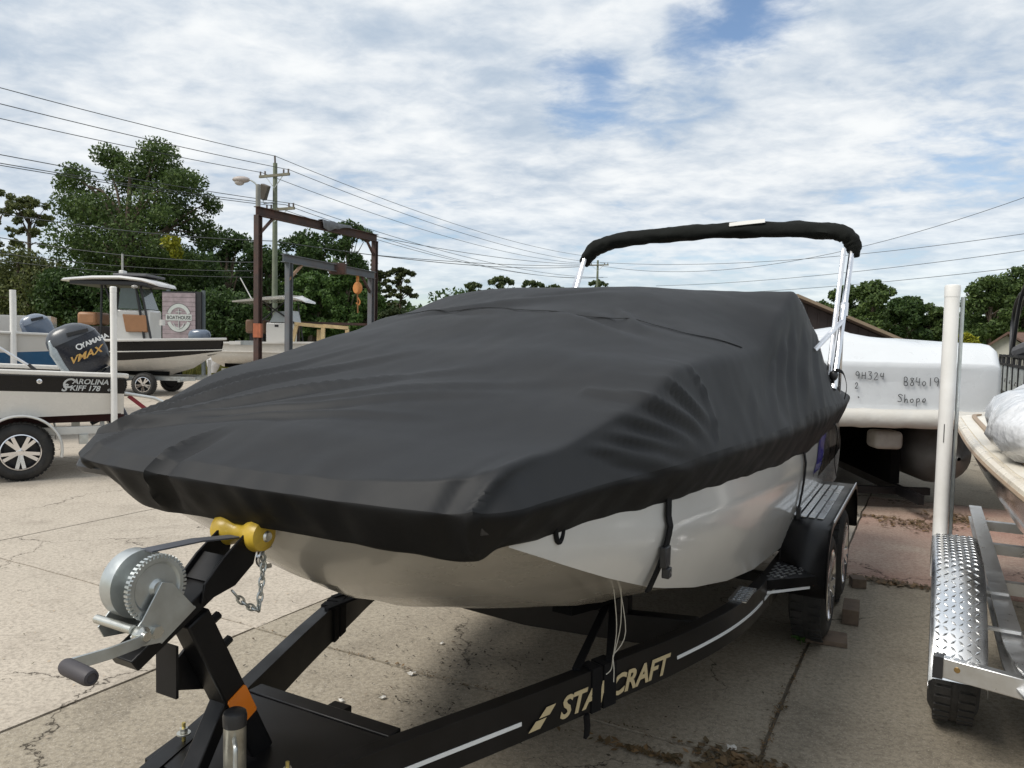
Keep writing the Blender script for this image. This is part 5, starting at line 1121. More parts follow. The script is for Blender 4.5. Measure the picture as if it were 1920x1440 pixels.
def ob2():
    MB().loft([[(-.75 + hx * math.cos(t) * .45 - .2, 1.2 + hx * .25 * math.sin(t), z) for t in [2 * math.pi * k / 16 for k in range(16)]] for z, hx in ((1.45, .75), (1.6, .95), (1.8, 1.0), (1.92, .9), (2.0, .6))]).build('cowl', MATS['slate_cowl'], outboard_frame, smooth=60)
    MB().loft([[(-.30 + a, 1.2 + b_, z) for a, b_ in ((-.2, -.12), (.12, -.12), (.12, .12), (-.2, .12))] for z in (.75, 1.5)]).build('leg', MATS['slate_cowl'], outboard_frame)
    rings = []
    for z, r_ in ((.35, .10), (.6, .24), (.9, .30), (1.15, .26), (1.28, .12)):
        rings.append([(-.35 + r_ * math.cos(t) * (1 + .25 * noise.noise((z * 5, t * 2, 1))), 1.1 + r_ * .7 * math.sin(t), z) for t in [2 * math.pi * k / 16 for k in range(16)]])
    MB().loft(rings).build('film_bag', film, outboard_frame, smooth=30)
    MB().box(-.2, .02, 1.05, 1.35, 1.1, 1.5).build('bracket', plastic_black, outboard_frame)
ob2()
CCT = thing('centre_console_trailer', 'trailer holding the white centre console boat', 'trailer', (cp.x, 28.5, 0), R(-4))
for s_ in (-1, 1):
    MB().bar((.3, 1.2 + s_ * .8, .5), (6.0, 1.2 + s_ * .6, .5), .06, .12).build('frame_rail', galv, CCT)
    MB().bar((.3, 1.2 + s_ * .5, .68), (5, 1.2 + s_ * .5, .68), .1, .16).build('bunk', carpet, CCT)
    for x in (1.6, 2.4): wheel(CCT, (x, 1.2 + s_ * 1.1, .34), (0, s_, 0), .335, .2, polished)
for x in (.5, 2, 4, 5.6): MB().bar((x, .4, .44), (x, 2.0, .44), .07, .08).build('crossmember', galv, CCT)
MB().bar((5.6, 1.2, .5), (7.6, 1.2, .5), .08, .1).build('tongue', galv, CCT)

# ================================================================== steel gantries
def yard_world(name, label, cat, p, group=None): return thing(name, label, cat, (p.x, p.y, 0), 0, group)
g0, g1 = atY(484, 388, 26.0), atY(703, 440, 32.2)
G1 = yard_world('rusty_gantry', 'tall rusty steel portal frame with a torn tarp over its beam', 'gantry', g0)
def rel(p, o): return (p.x - o.x, p.y - o.y, p.z)
def ibeam(mb, p, q, w_, h_, up=(0, 0, 1)):
    p, q = Vector(p), Vector(q); d = (q - p).normalized(); u = Vector(up); a = d.cross(u).normalized(); u = a.cross(d).normalized()
    mb.bar(p + u * (h_ / 2 - .012), q + u * (h_ / 2 - .012), w_, .024, up); mb.bar(p - u * (h_ / 2 - .012), q - u * (h_ / 2 - .012), w_, .024, up); mb.bar(p, q, .03, h_ - .05, up); return mb
ztop = (g0.z + g1.z) / 2 - .12
A0 = Vector((0, 0, g0.z - .14)); A1 = Vector((g1.x - g0.x, g1.y - g0.y, g1.z - .14)); ax_ = (A1 - A0).normalized()
ibeam(MB(), A0 - ax_ * .1, A1 + ax_ * .12, .2, .30).build('beam', steel_rust, G1, smooth=0)
for nm, p in (('post', A0), ('post', A1)): ibeam(MB(), (p.x, p.y, 0), (p.x, p.y, p.z - .14), .2, .2, up=(ax_.x, ax_.y, 0)).build(nm, steel_rust, G1, smooth=0)
MB().bar(A0 + Vector((0, 0, -.8)), A0 + ax_ * .7 + Vector((0, 0, -.15)), .08, .08).build('knee_brace', steel_rust, G1)
MB().bar(A1 + Vector((0, 0, -.8)), A1 - ax_ * .6 + Vector((0, 0, -.15)), .08, .08).build('knee_brace', steel_rust, G1)
MB().box(-.12, .12, -.13, .13, 1.75, 2.22).build('orange_wrap', mat('orange_paint', (.42, .13, .06), .7, var=.2), G1)
tp = []
for i in range(14):
    f = .48 + .26 * i / 13; c = A0.lerp(A1, f); d_ = .10 + .10 * noise.noise((f * 20, 0, 0)); sgn = 1
    n_ = Vector((-ax_.y, ax_.x, 0)); tp.append([c + n_ * -.16 + Vector((0, 0, .02 + d_ - .25 * math.sin(f * 9) ** 2)), c + n_ * -.10 + Vector((0, 0, .18 + d_ * .5)), c + n_ * .1 + Vector((0, 0, .19 + d_ * .4)), c + n_ * .18 + Vector((0, 0, -.05))])
to = MB().loft(tp, closed=False, cap=False).build('tarp', mat('grey_tarp', (.14, .15, .17), .6, var=.3, vscale=5), G1); to.modifiers.new('s', 'SOLIDIFY').thickness = .01
h0, h1 = atY(540, 478, 27.0), atY(699, 510, 31.4)
G2 = yard_world('hoist_gantry', 'lower grey steel frame with a chain hoist trolley on its beam', 'gantry', h0)
A0 = Vector((0, 0, h0.z - .13)); A1 = Vector((h1.x - h0.x, h1.y - h0.y, h1.z - .13)); ax_ = (A1 - A0).normalized()
ibeam(MB(), A0 - ax_ * .25, A1 + ax_ * .1, .2, .28).build('beam', steel_grey, G2, smooth=0)
for p in (A0 + ax_ * .05, A1 - ax_ * .1): ibeam(MB(), (p.x, p.y, 0), (p.x, p.y, p.z - .13), .2, .2, up=(ax_.x, ax_.y, 0)).build('post', steel_grey, G2, smooth=0)
MB().bar(A0 + Vector((0, 0, -.75)), A0 + ax_ * .7 + Vector((0, 0, -.14)), .08, .08).build('knee_brace', mat('pale_rust', (.28, .18, .12), .8), G2)
MB().bar(A1 + Vector((0, 0, -.9)), A1 - ax_ * .7 + Vector((0, 0, -.14)), .08, .08).build('knee_brace', steel_rust, G2)
tr_ = A0.lerp(A1, .55); MB().box(tr_.x - .3, tr_.x + .3, tr_.y - .2, tr_.y + .2, tr_.z - .22, tr_.z + .2).build('hoist_trolley', steel_rust, G2, bevel=.03)
hk = A0.lerp(A1, .80)
hook = MB().lathe([(-.09, 0), (-.09, .20), (-.04, .24), (.04, .24), (.09, .20), (.09, 0)], (hk.x, hk.y, hk.z - .62), (.7, .7, 0), 18).box(hk.x - .05, hk.x + .05, hk.y - .05, hk.y + .05, hk.z - .42, hk.z - .12).build('hook_block', mat('orange_hook', (.50, .20, .05), .6, var=.2, dirt=(.2, .08, .03), dscale=6, damt=.6), G2)
MB().tube([(hk.x, hk.y, hk.z - .85), (hk.x + .02, hk.y, hk.z - 1.6)], .03, 6).build('hoist_chain', mat('rusty_chain', (.20, .09, .03), .8), G2)
MB().tube(smoothpath([(hk.x + .02, hk.y, hk.z - 1.0), (hk.x + .1, hk.y, hk.z - 1.15), (hk.x + .05, hk.y, hk.z - 1.28), (hk.x - .05, hk.y, hk.z - 1.2)], 4), .03, 6).build('hook', MATS['orange_hook'], G2)
# cream steel rack and striped post
yp = atY(556, 606, 29.0)
RK = yard_world('cream_rack', 'cream painted steel rack frame standing below the hoist gantry', 'rack', yp)
crm = mat('cream_paint', (.50, .38, .20), .6, var=.15, dirt=(.25, .12, .06), dscale=4, damt=.5)
def rk(px, py, Y=29.0): p = atY(px, py, Y); return Vector((p.x - yp.x, p.y - yp.y, p.z))
for nm, a, b_ in (('top_rail', rk(553, 607), rk(606, 612)), ('top_rail', rk(606, 611, 28.9), rk(653, 615, 28.9)), ('leg', rk(556, 610), rk(530, 700)), ('leg', rk(606, 614, 28.8), rk(604, 700, 28.8)), ('leg', rk(598, 618, 29.2), rk(597, 700, 29.2)), ('leg', rk(651, 617, 28.9), rk(650, 705, 28.9))):
    if nm == 'leg': b_ = Vector((b_.x, b_.y, 0.0))
    MB().bar(a, b_, .13, .13, up=(0, 1, 0)).build(nm, crm, RK)
sp_ = atY(514, 610, 29.2); SP = yard_world('striped_post', 'black and yellow striped post beside the white console', 'post', sp_)
MB().box(-.09, .09, -.09, .09, 0, sp_.z).build('shaft', mat('yellow_paint', (.45, .33, .08), .6), SP)
for k in range(12): MB().box(-.094, .094, -.094, .094, .1 + .18 * k, .18 + .18 * k).build('stripe', plastic_black, SP)
tb_ = atY(520, 604, 30.5); TBm = yard_world('low_steel_frame', 'dark rusty bench high steel frame behind the cream rack', 'steel frame', tb_)
MB().bar((-.9, 0, tb_.z), (4.2, 1.2, tb_.z), .3, .10).build('top_beam', steel_rust, TBm)
for x in (0.1, .7, 3.8): MB().bar((x, x * .24, 0), (x, x * .24, tb_.z - .05), .25, .2, up=(0, 1, 0)).build('leg', steel_rust, TBm)
MB().box(.3, .55, -.1, .2, 0.2, tb_.z - .1).build('machine_body', mat('brown_machine', (.12, .07, .05), .7, var=.3), TBm)

# ================================================================== sign board
sg = atY(336, 620, 31.0); sc_ = 31.0 / FPX
SG = yard_world('boathouse_sign', 'weathered plank sign with round anchor emblem reading BOATHOUSE', 'sign', sg)
zt, zb_ = atY(336, 549, 31).z, 0.9
plk = mat('pinkish_plank', (.30, .245, .26), .7, var=.25, vscale=4, bump=.3, bscale=10)
nw = 1.32
npk = 14
for k in range(npk):
    z0 = zb_ + (zt - zb_) * k / npk; o = MB().box(-nw / 2, nw / 2, -.03 - .004 * (k % 2), 0, z0 + .006, z0 + (zt - zb_) / npk - .004).build('plank', plk, SG, smooth=0)
MB().box(-nw / 2 - .03, nw / 2 + .22, .012, .10, zb_, zt + .06).build('backing', plastic_black, SG)
for x in (-.5, nw / 2 + .25): MB().box(x - .06, x + .06, .11, .23, 0, zt + .12).build('post', mat('grey_post', (.10, .12, .13), .7), SG)
sil = mat('pale_print', (.50, .53, .51), .5, var=.08); prn = mat('dark_print', (.06, .06, .06), .6)
cz = atY(336, 596, 31).z
def ringarc(r0, r1, a0, a1, m, y, nm='emblem_ring'):
    mb = MB(); n = 24; A = [a0 + (a1 - a0) * i / n for i in range(n + 1)]
    mb.prism([(r1 * math.cos(t), y, cz + 1.15 * r1 * math.sin(t)) for t in A] + [(r0 * math.cos(t), y, cz + 1.15 * r0 * math.sin(t)) for t in A[::-1]], (0, -.004, 0)); return mb.build(nm, m, SG, smooth=0)
ringarc(.36, .50, R(20), R(160), sil, -.036); ringarc(.36, .50, R(200), R(340), sil, -.036)
ringarc(.49, .505, R(20), R(160), prn, -.0385); ringarc(.49, .505, R(200), R(340), prn, -.0385)
MB().box(-.52, .52, -.041, -.036, cz - .11, cz + .14).build('name_band', sil, SG, smooth=0)
text('BOATHOUSE', 'lettering', .20, prn, SG, basis((-.475, -.044, cz - .055), (1, 0, 0), (0, 0, 1)), off=.004, sx=.82)
MB().bar((0, -.038, cz - .42), (0, -.038, cz - .12), .02, .05).bar((0, -.038, cz + .15), (0, -.038, cz + .36), .02, .04).bar((-.12, -.038, cz + .24), (.12, -.038, cz + .24), .02, .03).build('anchor', sil, SG)
MB().tube([(-.22, -.04, cz - .22), (-.15, -.04, cz - .36), (0, -.04, cz - .44), (.15, -.04, cz - .36), (.22, -.04, cz - .22)], .02, 6).build('anchor_fluke', sil, SG)

# ================================================================== poles and wires
polew = mat('pole_wood', (.17, .16, .12), .85, var=.25, vscale=3, bump=.3, bscale=15)
pole_g = mat('green_treated_wood', (.16, .18, .13), .85, var=.2, vscale=3)
ins = mat('insulator', (.12, .10, .09), .4)
def upole(px, pyt, Y, label, arms, r0=.17, r1=.11, group='utility poles'):
    t = atY(px, pyt, Y); o = thing('utility_pole', label, 'utility pole', (t.x, Y, 0), 0, group)
    MB().tube([(0, 0, 0), (0, 0, t.z * .5), (0, 0, t.z)], [r0, (r0 + r1) / 2, r1], 12).build('pole', pole_g, o)
    for z, hl, dx in arms:
        d = Vector((.90, -.43, 0))
        c = Vector((dx, -.14, t.z - z)); MB().bar(c - d * hl, c + d * hl, .10, .13).build('crossarm', polew, o)
        for s_ in (-1, 1):
            MB().bar(c + d * (s_ * hl * .6), Vector((0, -.12, t.z - z - .65)), .03, .03).build('arm_brace', galv, o)
            for f in (.93, .62): MB().tube([c + d * (s_ * hl * f) + Vector((0, 0, .06)), c + d * (s_ * hl * f) + Vector((0, 0, .26))], .045, 8).build('insulator', ins, o)
    return o, t
p1, t1 = upole(516, 306, 40.0, 'green wooden utility pole with two crossarms beside the gantry', ((.65, 1.0, 0), (2.35, .95, .3)))
MB().tube([(0, 0, t1.z - .1), (-.02, 0, t1.z + .38)], .05, 8).build('pole_pin', ins, p1)
bx_ = MB().box(-.28, .12, -.2, .2, -.38, .38).build('flood_light', mat('brown_housing', (.10, .085, .07), .6, var=.2), p1, bevel=.03); bx_.location = (-.42, -.25, t1.z - 1.55); bx_.rotation_euler = (0.2, .35, 0)
MB().tube([(0, -.1, t1.z - 2.0), (-.5, -.25, t1.z - 2.1), (-.55, -.25, t1.z - 1.9)], .03, 6).build('lamp_arm', galv, p1)
p2, t2 = upole(1121, 488, 86.7, 'distant wooden utility pole seen beneath the folded black top', ((.55, 1.25, 0),))
lp = atY(484, 346, 27.6); LP = thing('street_light', 'slim grey lamp pole with cobra head lamp touching the rusty gantry', 'street light', (lp.x, 27.6, 0))
MB().tube([(0, 0, 0), (0, 0, lp.z)], [.10, .085], 12).build('pole', mat('grey_pole', (.22, .22, .20), .7, var=.2, vscale=5), LP)
MB().tube(smoothpath([(0, 0, lp.z - .12), (-.12, 0, lp.z + .06), (-.35, 0, lp.z + .18), (-.5, 0, lp.z + .18)], 4), .028, 8).build('lamp_arm', galv, LP)
MB().ball((-.60, 0, lp.z + .16), .32, .16, .12, 14, 8).build('lamp_head', mat('pale_lamp', (.34, .30, .28), .5, var=.15), LP)
MB().ball((-.66, 0, lp.z + .07), .18, .12, .12, 12, 8).build('lamp_glass', mat('dusty_glass', (.40, .36, .34), .3), LP)
for (z, l) in ((2.0, .75), (4.2, .45)):
    pass
MB().bar((0.02, -.1, lp.z - 5.6), (-.75, -.1, lp.z - 5.62), .1, .16).build('floodlight_arm', galv, LP)
MB().box(-.95, -.55, -.2, .1, lp.z - 5.68, lp.z - 5.56).build('floodlight', gel_white, LP)
wire_m = mat('wire', (.05, .055, .06), .6)
def wire(p, q, sag, label, r_=.016, group='overhead wires'):
    p, q = Vector(p), Vector(q); n = 28; pts = [p.lerp(q, i / n) - Vector((0, 0, sag * 4 * (i / n) * (1 - i / n))) for i in range(n + 1)]
    o = MB().tube([x - p for x in pts], r_, 5).build('power_wire', wire_m); o.location = p; tag(o, label, 'wire', group); return o
P1 = Vector((t1.x, 40, 0)); P2 = Vector((t2.x, 86.7, 0)); d12 = (P2 - P1); P0 = P1 - d12 * .98
da = Vector((.90, -.43, 0))
LB1 = ('topmost wire on the pole top pin', 'wire on the right end of the upper crossarm', 'wire on the left end of the upper crossarm', 'wire on the right end of the lower crossarm', 'wire on the left end of the lower crossarm', 'middle wire on the lower crossarm')
for wi, (o1, z1, sg_) in enumerate(((da * 0 + Vector((0, 0, 0)), t1.z + .36, .9), (da * .93, t1.z - .40, .95), (da * -.93, t1.z - .40, 1.0), (da * 1.2, t1.z - 2.12, 1.0), (da * -.3, t1.z - 2.12, 1.1), (da * .7, t1.z - 2.15, 1.2))):
    zz2 = t2.z - (t1.z - z1) * .9
    wire(P1 + o1 + Vector((0, 0, z1)), P2 + o1 + Vector((0, 0, zz2)), sg_, LB1[wi] + ', running to the distant pole'); wire(P1 + o1 + Vector((0, 0, z1)), P0 + o1 + Vector((0, 0, z1)), sg_, LB1[wi] + ', running over the tall tree')
LB2 = ('thick cable crossing the tall tree to the green pole', 'second cable below the thick one, ending at the lamp pole', 'third cable above the hard top, ending at the lamp pole', 'lowest thin cable above the hard top', 'cable leaving the green pole at tree height towards the distant pole', 'slack cable right of the gantry, meeting the distant pole', 'cable leaving behind the gantry beam towards the distant pole')
for wi, (pa, pb_, sg_, r_) in enumerate(((atY(-30, 395, 36), atY(512, 452, 40), .25, .022), (atY(-30, 440, 36), atY(482, 492, 38), .3, .02), (atY(-30, 470, 36), atY(482, 508, 38), .25, .015), (atY(-30, 485, 36), atY(482, 520, 38), .2, .013), (atY(514, 452, 40), atY(1090, 500, 86), .6, .025), (atY(700, 478, 60), atY(1120, 498, 86), .3, .025), (atY(640, 430, 46), atY(1110, 496, 86), .5, .02))):
    wire(pa, pb_, sg_, LB2[wi], r_, 'service cables')
LB3 = ('second highest wire over the shed, level with the folded top', 'highest wire over the shed, steeply rising from the distant pole', 'wire passing just over the white guide post cap', 'lowest wire over the shed, skimming the trees')
for wi, (pa, pb_, sg_) in enumerate(((atY(1125, 492, 86), atY(1990, 428, 50), 1.0), (atY(1118, 497, 86), atY(1990, 345, 50), 2.6), (atY(1230, 536, 86), atY(1990, 460, 50), .5), (atY(1280, 552, 86), atY(1990, 492, 50), .4))):
    wire(pa, pb_, sg_, LB3[wi], .02, 'wires on the right')

p3, t3 = upole(1990, 338, 50.0, 'tall utility pole right of the house, where the sky wires end', ((.5, 1.2, 0), (3.0, .9, 0)))
p4, t4 = upole(-30, 330, 36.0, 'utility pole beyond the white and blue boat carrying the low cables', ((.5, 1.0, 0),))
# ================================================================== buildings
bp0 = atY(1487, 553, 27.0)
BD = thing('dark_shed', 'dark brown shed with low pitched roof behind the shrink wrapped boat', 'building', (bp0.x, 27.0, 0))
er = atY(1692, 640, 27.0); zr_ = bp0.z; ze_ = er.z; hw_ = er.x - bp0.x
brn = mat('dark_brown_boards', (.030, .022, .022), .8, var=.3, vscale=5)
MB().prism([(-hw_ + .25, 0, 0), (hw_ - .25, 0, 0), (hw_ - .25, 0, ze_ - .05), (0, 0, zr_ - .12), (-hw_ + .25, 0, ze_ - .05)], (0, 12, 0)).build('wall', brn, BD, smooth=0)
for k in range(20):
    x = -hw_ + .45 + (2 * hw_ - .9) * k / 19; z = zr_ - .14 - (zr_ - ze_) * abs(x) / hw_; MB().box(x - .02, x + .02, -.03, 0, 0, z).build('batten', brn, BD, smooth=0)
for s_ in (-1, 1):
    rf_ = MB().prism([(0, -.35, zr_), (s_ * hw_, -.35, ze_), (s_ * hw_, -.35, ze_ - .09), (0, -.35, zr_ - .10)], (0, 12.7, 0)).build('roof', mat('brown_shingle', (.09, .065, .055), .9, var=.3, vscale=8), BD, smooth=0)
    MB().bar((0, -.37, zr_ - .03), (s_ * hw_, -.37, ze_ - .03), .05, .10).build('barge_board', mat('pale_trim', (.22, .17, .12), .8), rf_)
for px, py in ((1625, 618), (1641, 622)):
    p = atY(px, py, 30.5); MB().tube([(p.x - bp0.x, 3.5, p.z - .45), (p.x - bp0.x, 3.5, p.z + .1)], .05, 8).build('vent_pipe', gel_white, BD)
    MB().lathe([(0, .09), (.06, .09), (.08, 0)], (p.x - bp0.x, 3.5, p.z + .08), (0, 0, 1), 10).build('vent_cap', gel_white, BD)
hp = atY(1868, 628, 36.0)
HS = thing('brown_roofed_house', 'small pale house with brown shingle roof beyond the boats', 'house', (hp.x, 36.0, 0), R(-33))
zr2, ze2 = hp.z + .15, hp.z - .95
MB().prism([(-.9, 0, 0), (1.8, 0, 0), (1.8, 0, ze2), (.45, 0, zr2 - .15), (-.9, 0, ze2)], (0, 6, 0)).build('wall', mat('pale_siding', (.45, .44, .40), .7, var=.08), HS, smooth=0)
MB().prism([(-1.2, -.3, ze2 - .2), (.45, -.3, zr2), (.45, -.3, zr2 - .12), (-1.2, -.3, ze2 - .32)], (0, 6.6, 0)).build('roof', mat('brown_roof', (.11, .065, .05), .9, var=.25, vscale=6), HS, smooth=0)
MB().prism([(.45, -.3, zr2), (9, -.3, zr2 - .1), (9, 3, zr2 - 1.4), (.45, 3, zr2 - 1.4)], (0, 0, -.1)).build('roof_plane', MATS['brown_roof'], HS, smooth=0)
MB().prism([(.5, -.35, zr2 - .05), (9, -.35, zr2 - .1), (9.3, -2.4, ze2 - .1), (2.2, -2.4, ze2 - .1)], (0, 0, -.1)).build('roof_plane', MATS['brown_roof'], HS, smooth=0)
MB().box(1.85, 9, -2.0, 5.9, 0, ze2 - .2).build('wing_wall', MATS['pale_siding'], HS)
MB().box(4.0, 4.9, -2.04, -2.0, .9, 2.0).build('window', mat('dark_window', (.03, .035, .04), .1), HS)

# ================================================================== trees
bark = mat('bark', (.10, .075, .055), .9, var=.3, vscale=6, bump=.5, bscale=20)
LM = {'deep': leafmat('leaf_deep', (.048, .088, .026)), 'mid': leafmat('leaf_mid', (.072, .115, .034)), 'olive': leafmat('leaf_olive', (.105, .125, .045)), 'bright': leafmat('leaf_bright', (.075, .14, .036)), 'pine': leafmat('leaf_pine', (.070, .088, .035)), 'yellow': leafmat('leaf_yellow', (.25, .26, .025)), 'far': leafmat('leaf_far', (.085, .115, .05))}
def leaves(rs, cents, rads, n, size, flat=.75, squash=.8):
    tot = rads ** 2; idx = rs.choice(len(cents), n, p=tot / tot.sum())
    d = rs.normal(size=(n, 3)); d /= np.linalg.norm(d, axis=1, keepdims=True); rr = rads[idx] * (.30 + .72 * rs.random(n) ** .55)
    # ragged clump outline
    p = cents[idx] + d * rr[:, None] * np.array([1, 1, squash])
    a = rs.normal(size=(n, 3)); a /= np.linalg.norm(a, axis=1, keepdims=True); b = np.cross(a, d + rs.normal(size=(n, 3)) * .6); b /= np.maximum(1e-6, np.linalg.norm(b, axis=1, keepdims=True))
    s_ = size * (.6 + .8 * rs.random(n)); L1 = a * s_[:, None]; W1 = b * (s_ * .55)[:, None]
    V = np.stack([p - L1, p + W1 - L1 * .1, p + L1, p - W1 - L1 * .1], 1).reshape(-1, 3)
    return V
def leafobj(name, V, m, parent):
    n = len(V) // 4; me = bpy.data.meshes.new(name); me.vertices.add(len(V)); me.vertices.foreach_set('co', V.astype(np.float32).ravel())
    me.loops.add(n * 4); me.loops.foreach_set('vertex_index', np.arange(n * 4, dtype=np.int32)); me.polygons.add(n); me.polygons.foreach_set('loop_start', np.arange(0, n * 4, 4, dtype=np.int32)); me.update(calc_edges=True)
    me.materials.append(m); o = bpy.data.objects.new(name, me); COL.objects.link(o); o.parent = parent; return o
def tree(px, Y, wpx, top, bottom, kind, n, label, name='tree', size=None, seed=1, nb=26, sparse=False, shape='round', group='trees along the back of the yard', lobes=None, radf=1.0):
    rs = np.random.RandomState(seed); t = atY(px, top, Y); k = Y / FPX; hw = wpx * k; zt = t.z; zb = atY(px, bottom, Y).z; zb = max(zb, .1)
    o = thing(name, label, 'tree', (t.x, Y, 0), 0, group); H = zt - zb
    cents, rads = [], []
    for i in range(nb):
        for _ in range(30):
            q = rs.uniform(-1, 1, 3)
            f = (q[2] + 1) / 2
            if shape == 'round': lim = (1 - (max(0, q[2]) ** 2) * .85) ** .5 * (.75 + .25 * min(1, f * 2.5))
            elif shape == 'pine': lim = .35 + .65 * math.sin(min(1, f * 1.15) * math.pi) ** .7
            else: lim = 1 - .45 * max(0, q[2]) ** 2
            if q[0] ** 2 + q[1] ** 2 < lim ** 2: break
        rad = hw * (.20 + .16 * rs.random()) * (1.0 if shape != 'pine' else .8)
        rad = min(rad, H * .28) * radf
        cents.append((q[0] * (hw - rad * .8), q[1] * (hw - rad * .8) * .8, zb + rad * .6 + f * (H - rad * 1.5))); rads.append(rad)
    # make sure something reaches the top
    tr0 = min(hw * .24, H * .2) * (.5 + .5 * radf)
    for kx, kz in ((0, 1.0), (-.3, 1.3), (.28, 1.5), (-.55, 2.0), (.55, 2.1), (.05, 2.3), (-.1, 3.2)): cents.append((kx * hw, rs.uniform(-.1, .1) * hw, zt - tr0 * kz)); rads.append(tr0)
    if lobes:
        cents, rads = [], []
        for (lx, ly, lr) in lobes:
            for _ in range(3): q = atY(lx + rs.uniform(-.35, .35) * lr, ly + rs.uniform(-.35, .35) * lr, Y); cents.append((q.x - t.x, rs.uniform(-.6, .6) * hw, q.z)); rads.append(lr * k * rs.uniform(.65, 1.05))
    cents = np.array(cents); rads = np.array(rads)
    if sparse: rads *= .75
    n = int(n * 2.3); sz = size or max(.08, 3.2 * k)
    flat = .55 if shape == 'pine' else .8
    cr_ = leafobj('crown', leaves(rs, cents, rads, n, sz, squash=flat), LM[kind], o)
    # trunk and limbs
    r0 = max(.10, hw * .07); tb = MB(); zmid = zb + H * .35
    wob = [(rs.uniform(-.1, .1) * hw * .5, rs.uniform(-.1, .1) * hw * .5) for _ in range(4)]
    tp_ = [(0, 0, -.05), (wob[0][0], wob[0][1], zmid * .4), (wob[1][0], wob[1][1], zmid), (wob[2][0], wob[2][1], zb + H * .8)]
    tb.tube(tp_, [r0 * 1.25, r0, r0 * .75, r0 * .25], 8)
    for c in cents[:: (2 if nb > 20 else 1)]:
        f = rs.uniform(.25, .9); zs = min(c[2] - .1, zb + H * .75 * f); zs = max(zs, zmid * .6); fz = min(1, zs / (zb + H * .8)); s0 = Vector((wob[1][0] * fz, wob[1][1] * fz, zs)); mid_ = s0.lerp(Vector(c), .5) + Vector((0, 0, .06 * H))
        tb.tube([s0, mid_, Vector(c)], [r0 * .38, r0 * .22, r0 * .07], 5)
    tb.build('trunk', bark, o, smooth=60)
    return o
tree(245, 46, 150, 252, 600, 'mid', 21000, 'tall broad leafy tree with a yellow tuft, highest along the yard', 'broadleaf_tree', seed=4, nb=64, lobes=((140, 335, 38), (185, 292, 34), (268, 285, 38), (310, 318, 34), (230, 330, 52), (345, 352, 38), (372, 372, 22), (128, 395, 34), (165, 390, 46), (225, 400, 56), (300, 400, 56), (352, 425, 38), (128, 445, 30), (180, 480, 56), (260, 480, 64), (330, 490, 46), (150, 540, 48), (240, 560, 64), (320, 560, 48)))
bt = bpy.data.objects['broadleaf_tree']; yp2 = atY(322, 455, 42.5); rs = np.random.RandomState(5)
leafobj('yellow_tuft', leaves(rs, np.array([[yp2.x - bt.location.x, yp2.y - bt.location.y, yp2.z], [yp2.x - bt.location.x + .25, yp2.y - bt.location.y, yp2.z - .6]]), np.array([.55, .4]), 420, .11), LM['yellow'], bt)
tree(52, 62, 58, 362, 470, 'olive', 1500, 'thin half bare tree left of the tallest tree', 'bare_tree', seed=11, nb=34, sparse=True, radf=.6)
tree(-15, 58, 60, 345, 480, 'olive', 1000, 'nearly leafless grey tree at the edge of the yard trees', 'bare_tree', seed=12, nb=28, sparse=True, radf=.5)
LBT = ('olive green tree low below the half bare tree', 'dark bushy tree filling in below the tallest tree', 'dark tree behind the BOATHOUSE sign', 'dark tree rising just left of the rusty gantry post', 'dark tree right behind the green utility pole', 'dark tree framed inside the rusty gantry beside the utility pole', 'dark tree under the torn tarp, topmost inside the rusty gantry', 'low dark tree behind the bay boat hard top', 'low dark tree behind the centre console hard top')
for i, (px, Y, wp_, tp_, bt_, kd, n) in enumerate(((35, 44, 100, 455, 625, 'olive', 5200), (150, 43, 95, 490, 625, 'deep', 4500), (330, 50, 85, 455, 625, 'deep', 5200), (425, 54, 75, 424, 625, 'deep', 5200), (500, 50, 70, 455, 625, 'deep', 4200), (580, 51, 72, 425, 625, 'deep', 5200), (655, 53, 62, 410, 625, 'deep', 5000), (250, 41, 75, 540, 630, 'deep', 3200), (420, 42, 90, 530, 632, 'deep', 4200))):
    tree(px, Y, wp_, tp_, bt_, kd, n, LBT[i], 'broadleaf_tree', seed=20 + i, nb=30, shape='full')
rs = np.random.RandomState(77); cs, rd_ = [], []
for px in range(-60, 760, 14):
    for _ in range(2):
        p = atY(px + rs.uniform(-8, 8), 0, 60); zt_ = atY(px, rs.uniform(480, 540) if px < 690 else rs.uniform(545, 575), 60).z; r_ = rs.uniform(1.0, 1.7)
        for z_ in np.arange(.6, zt_, 1.6): cs.append((p.x + rs.uniform(-.5, .5), 60 + rs.uniform(-1.5, 1.5), z_)); rd_.append(r_)
for px in range(690, 1160, 12):
    p = atY(px, 0, 92); zt_ = atY(px, rs.uniform(538, 556) if px > 860 else rs.uniform(556, 575), 92).z
    for z_ in np.arange(.6, zt_, 2.0): cs.append((p.x + rs.uniform(-.8, .8), 92 + rs.uniform(-1.5, 1.5), z_)); rd_.append(rs.uniform(1.1, 1.9))
for px in range(1480, 1960, 16):
    p = atY(px, 0, 60); zt_ = atY(px, rs.uniform(590, 620), 60).z
    for z_ in np.arange(.6, zt_, 1.6): cs.append((p.x + rs.uniform(-.5, .5), 60 + rs.uniform(-1.5, 1.5), z_)); rd_.append(rs.uniform(1., 1.6))
wl = leafobj('woodland', leaves(rs, np.array(cs), np.array(rd_), 60000, .26), LM['deep'], None); tag(wl, 'dark wood closing off the view behind the yard trees', 'woodland', kind='stuff')
LBB = ('bright green bush tree left of the orange hook block', 'bright green bush tree right behind the orange hook block', 'bright green bush at the right foot of the gantries', 'small bright green bush beside the utility pole foot')
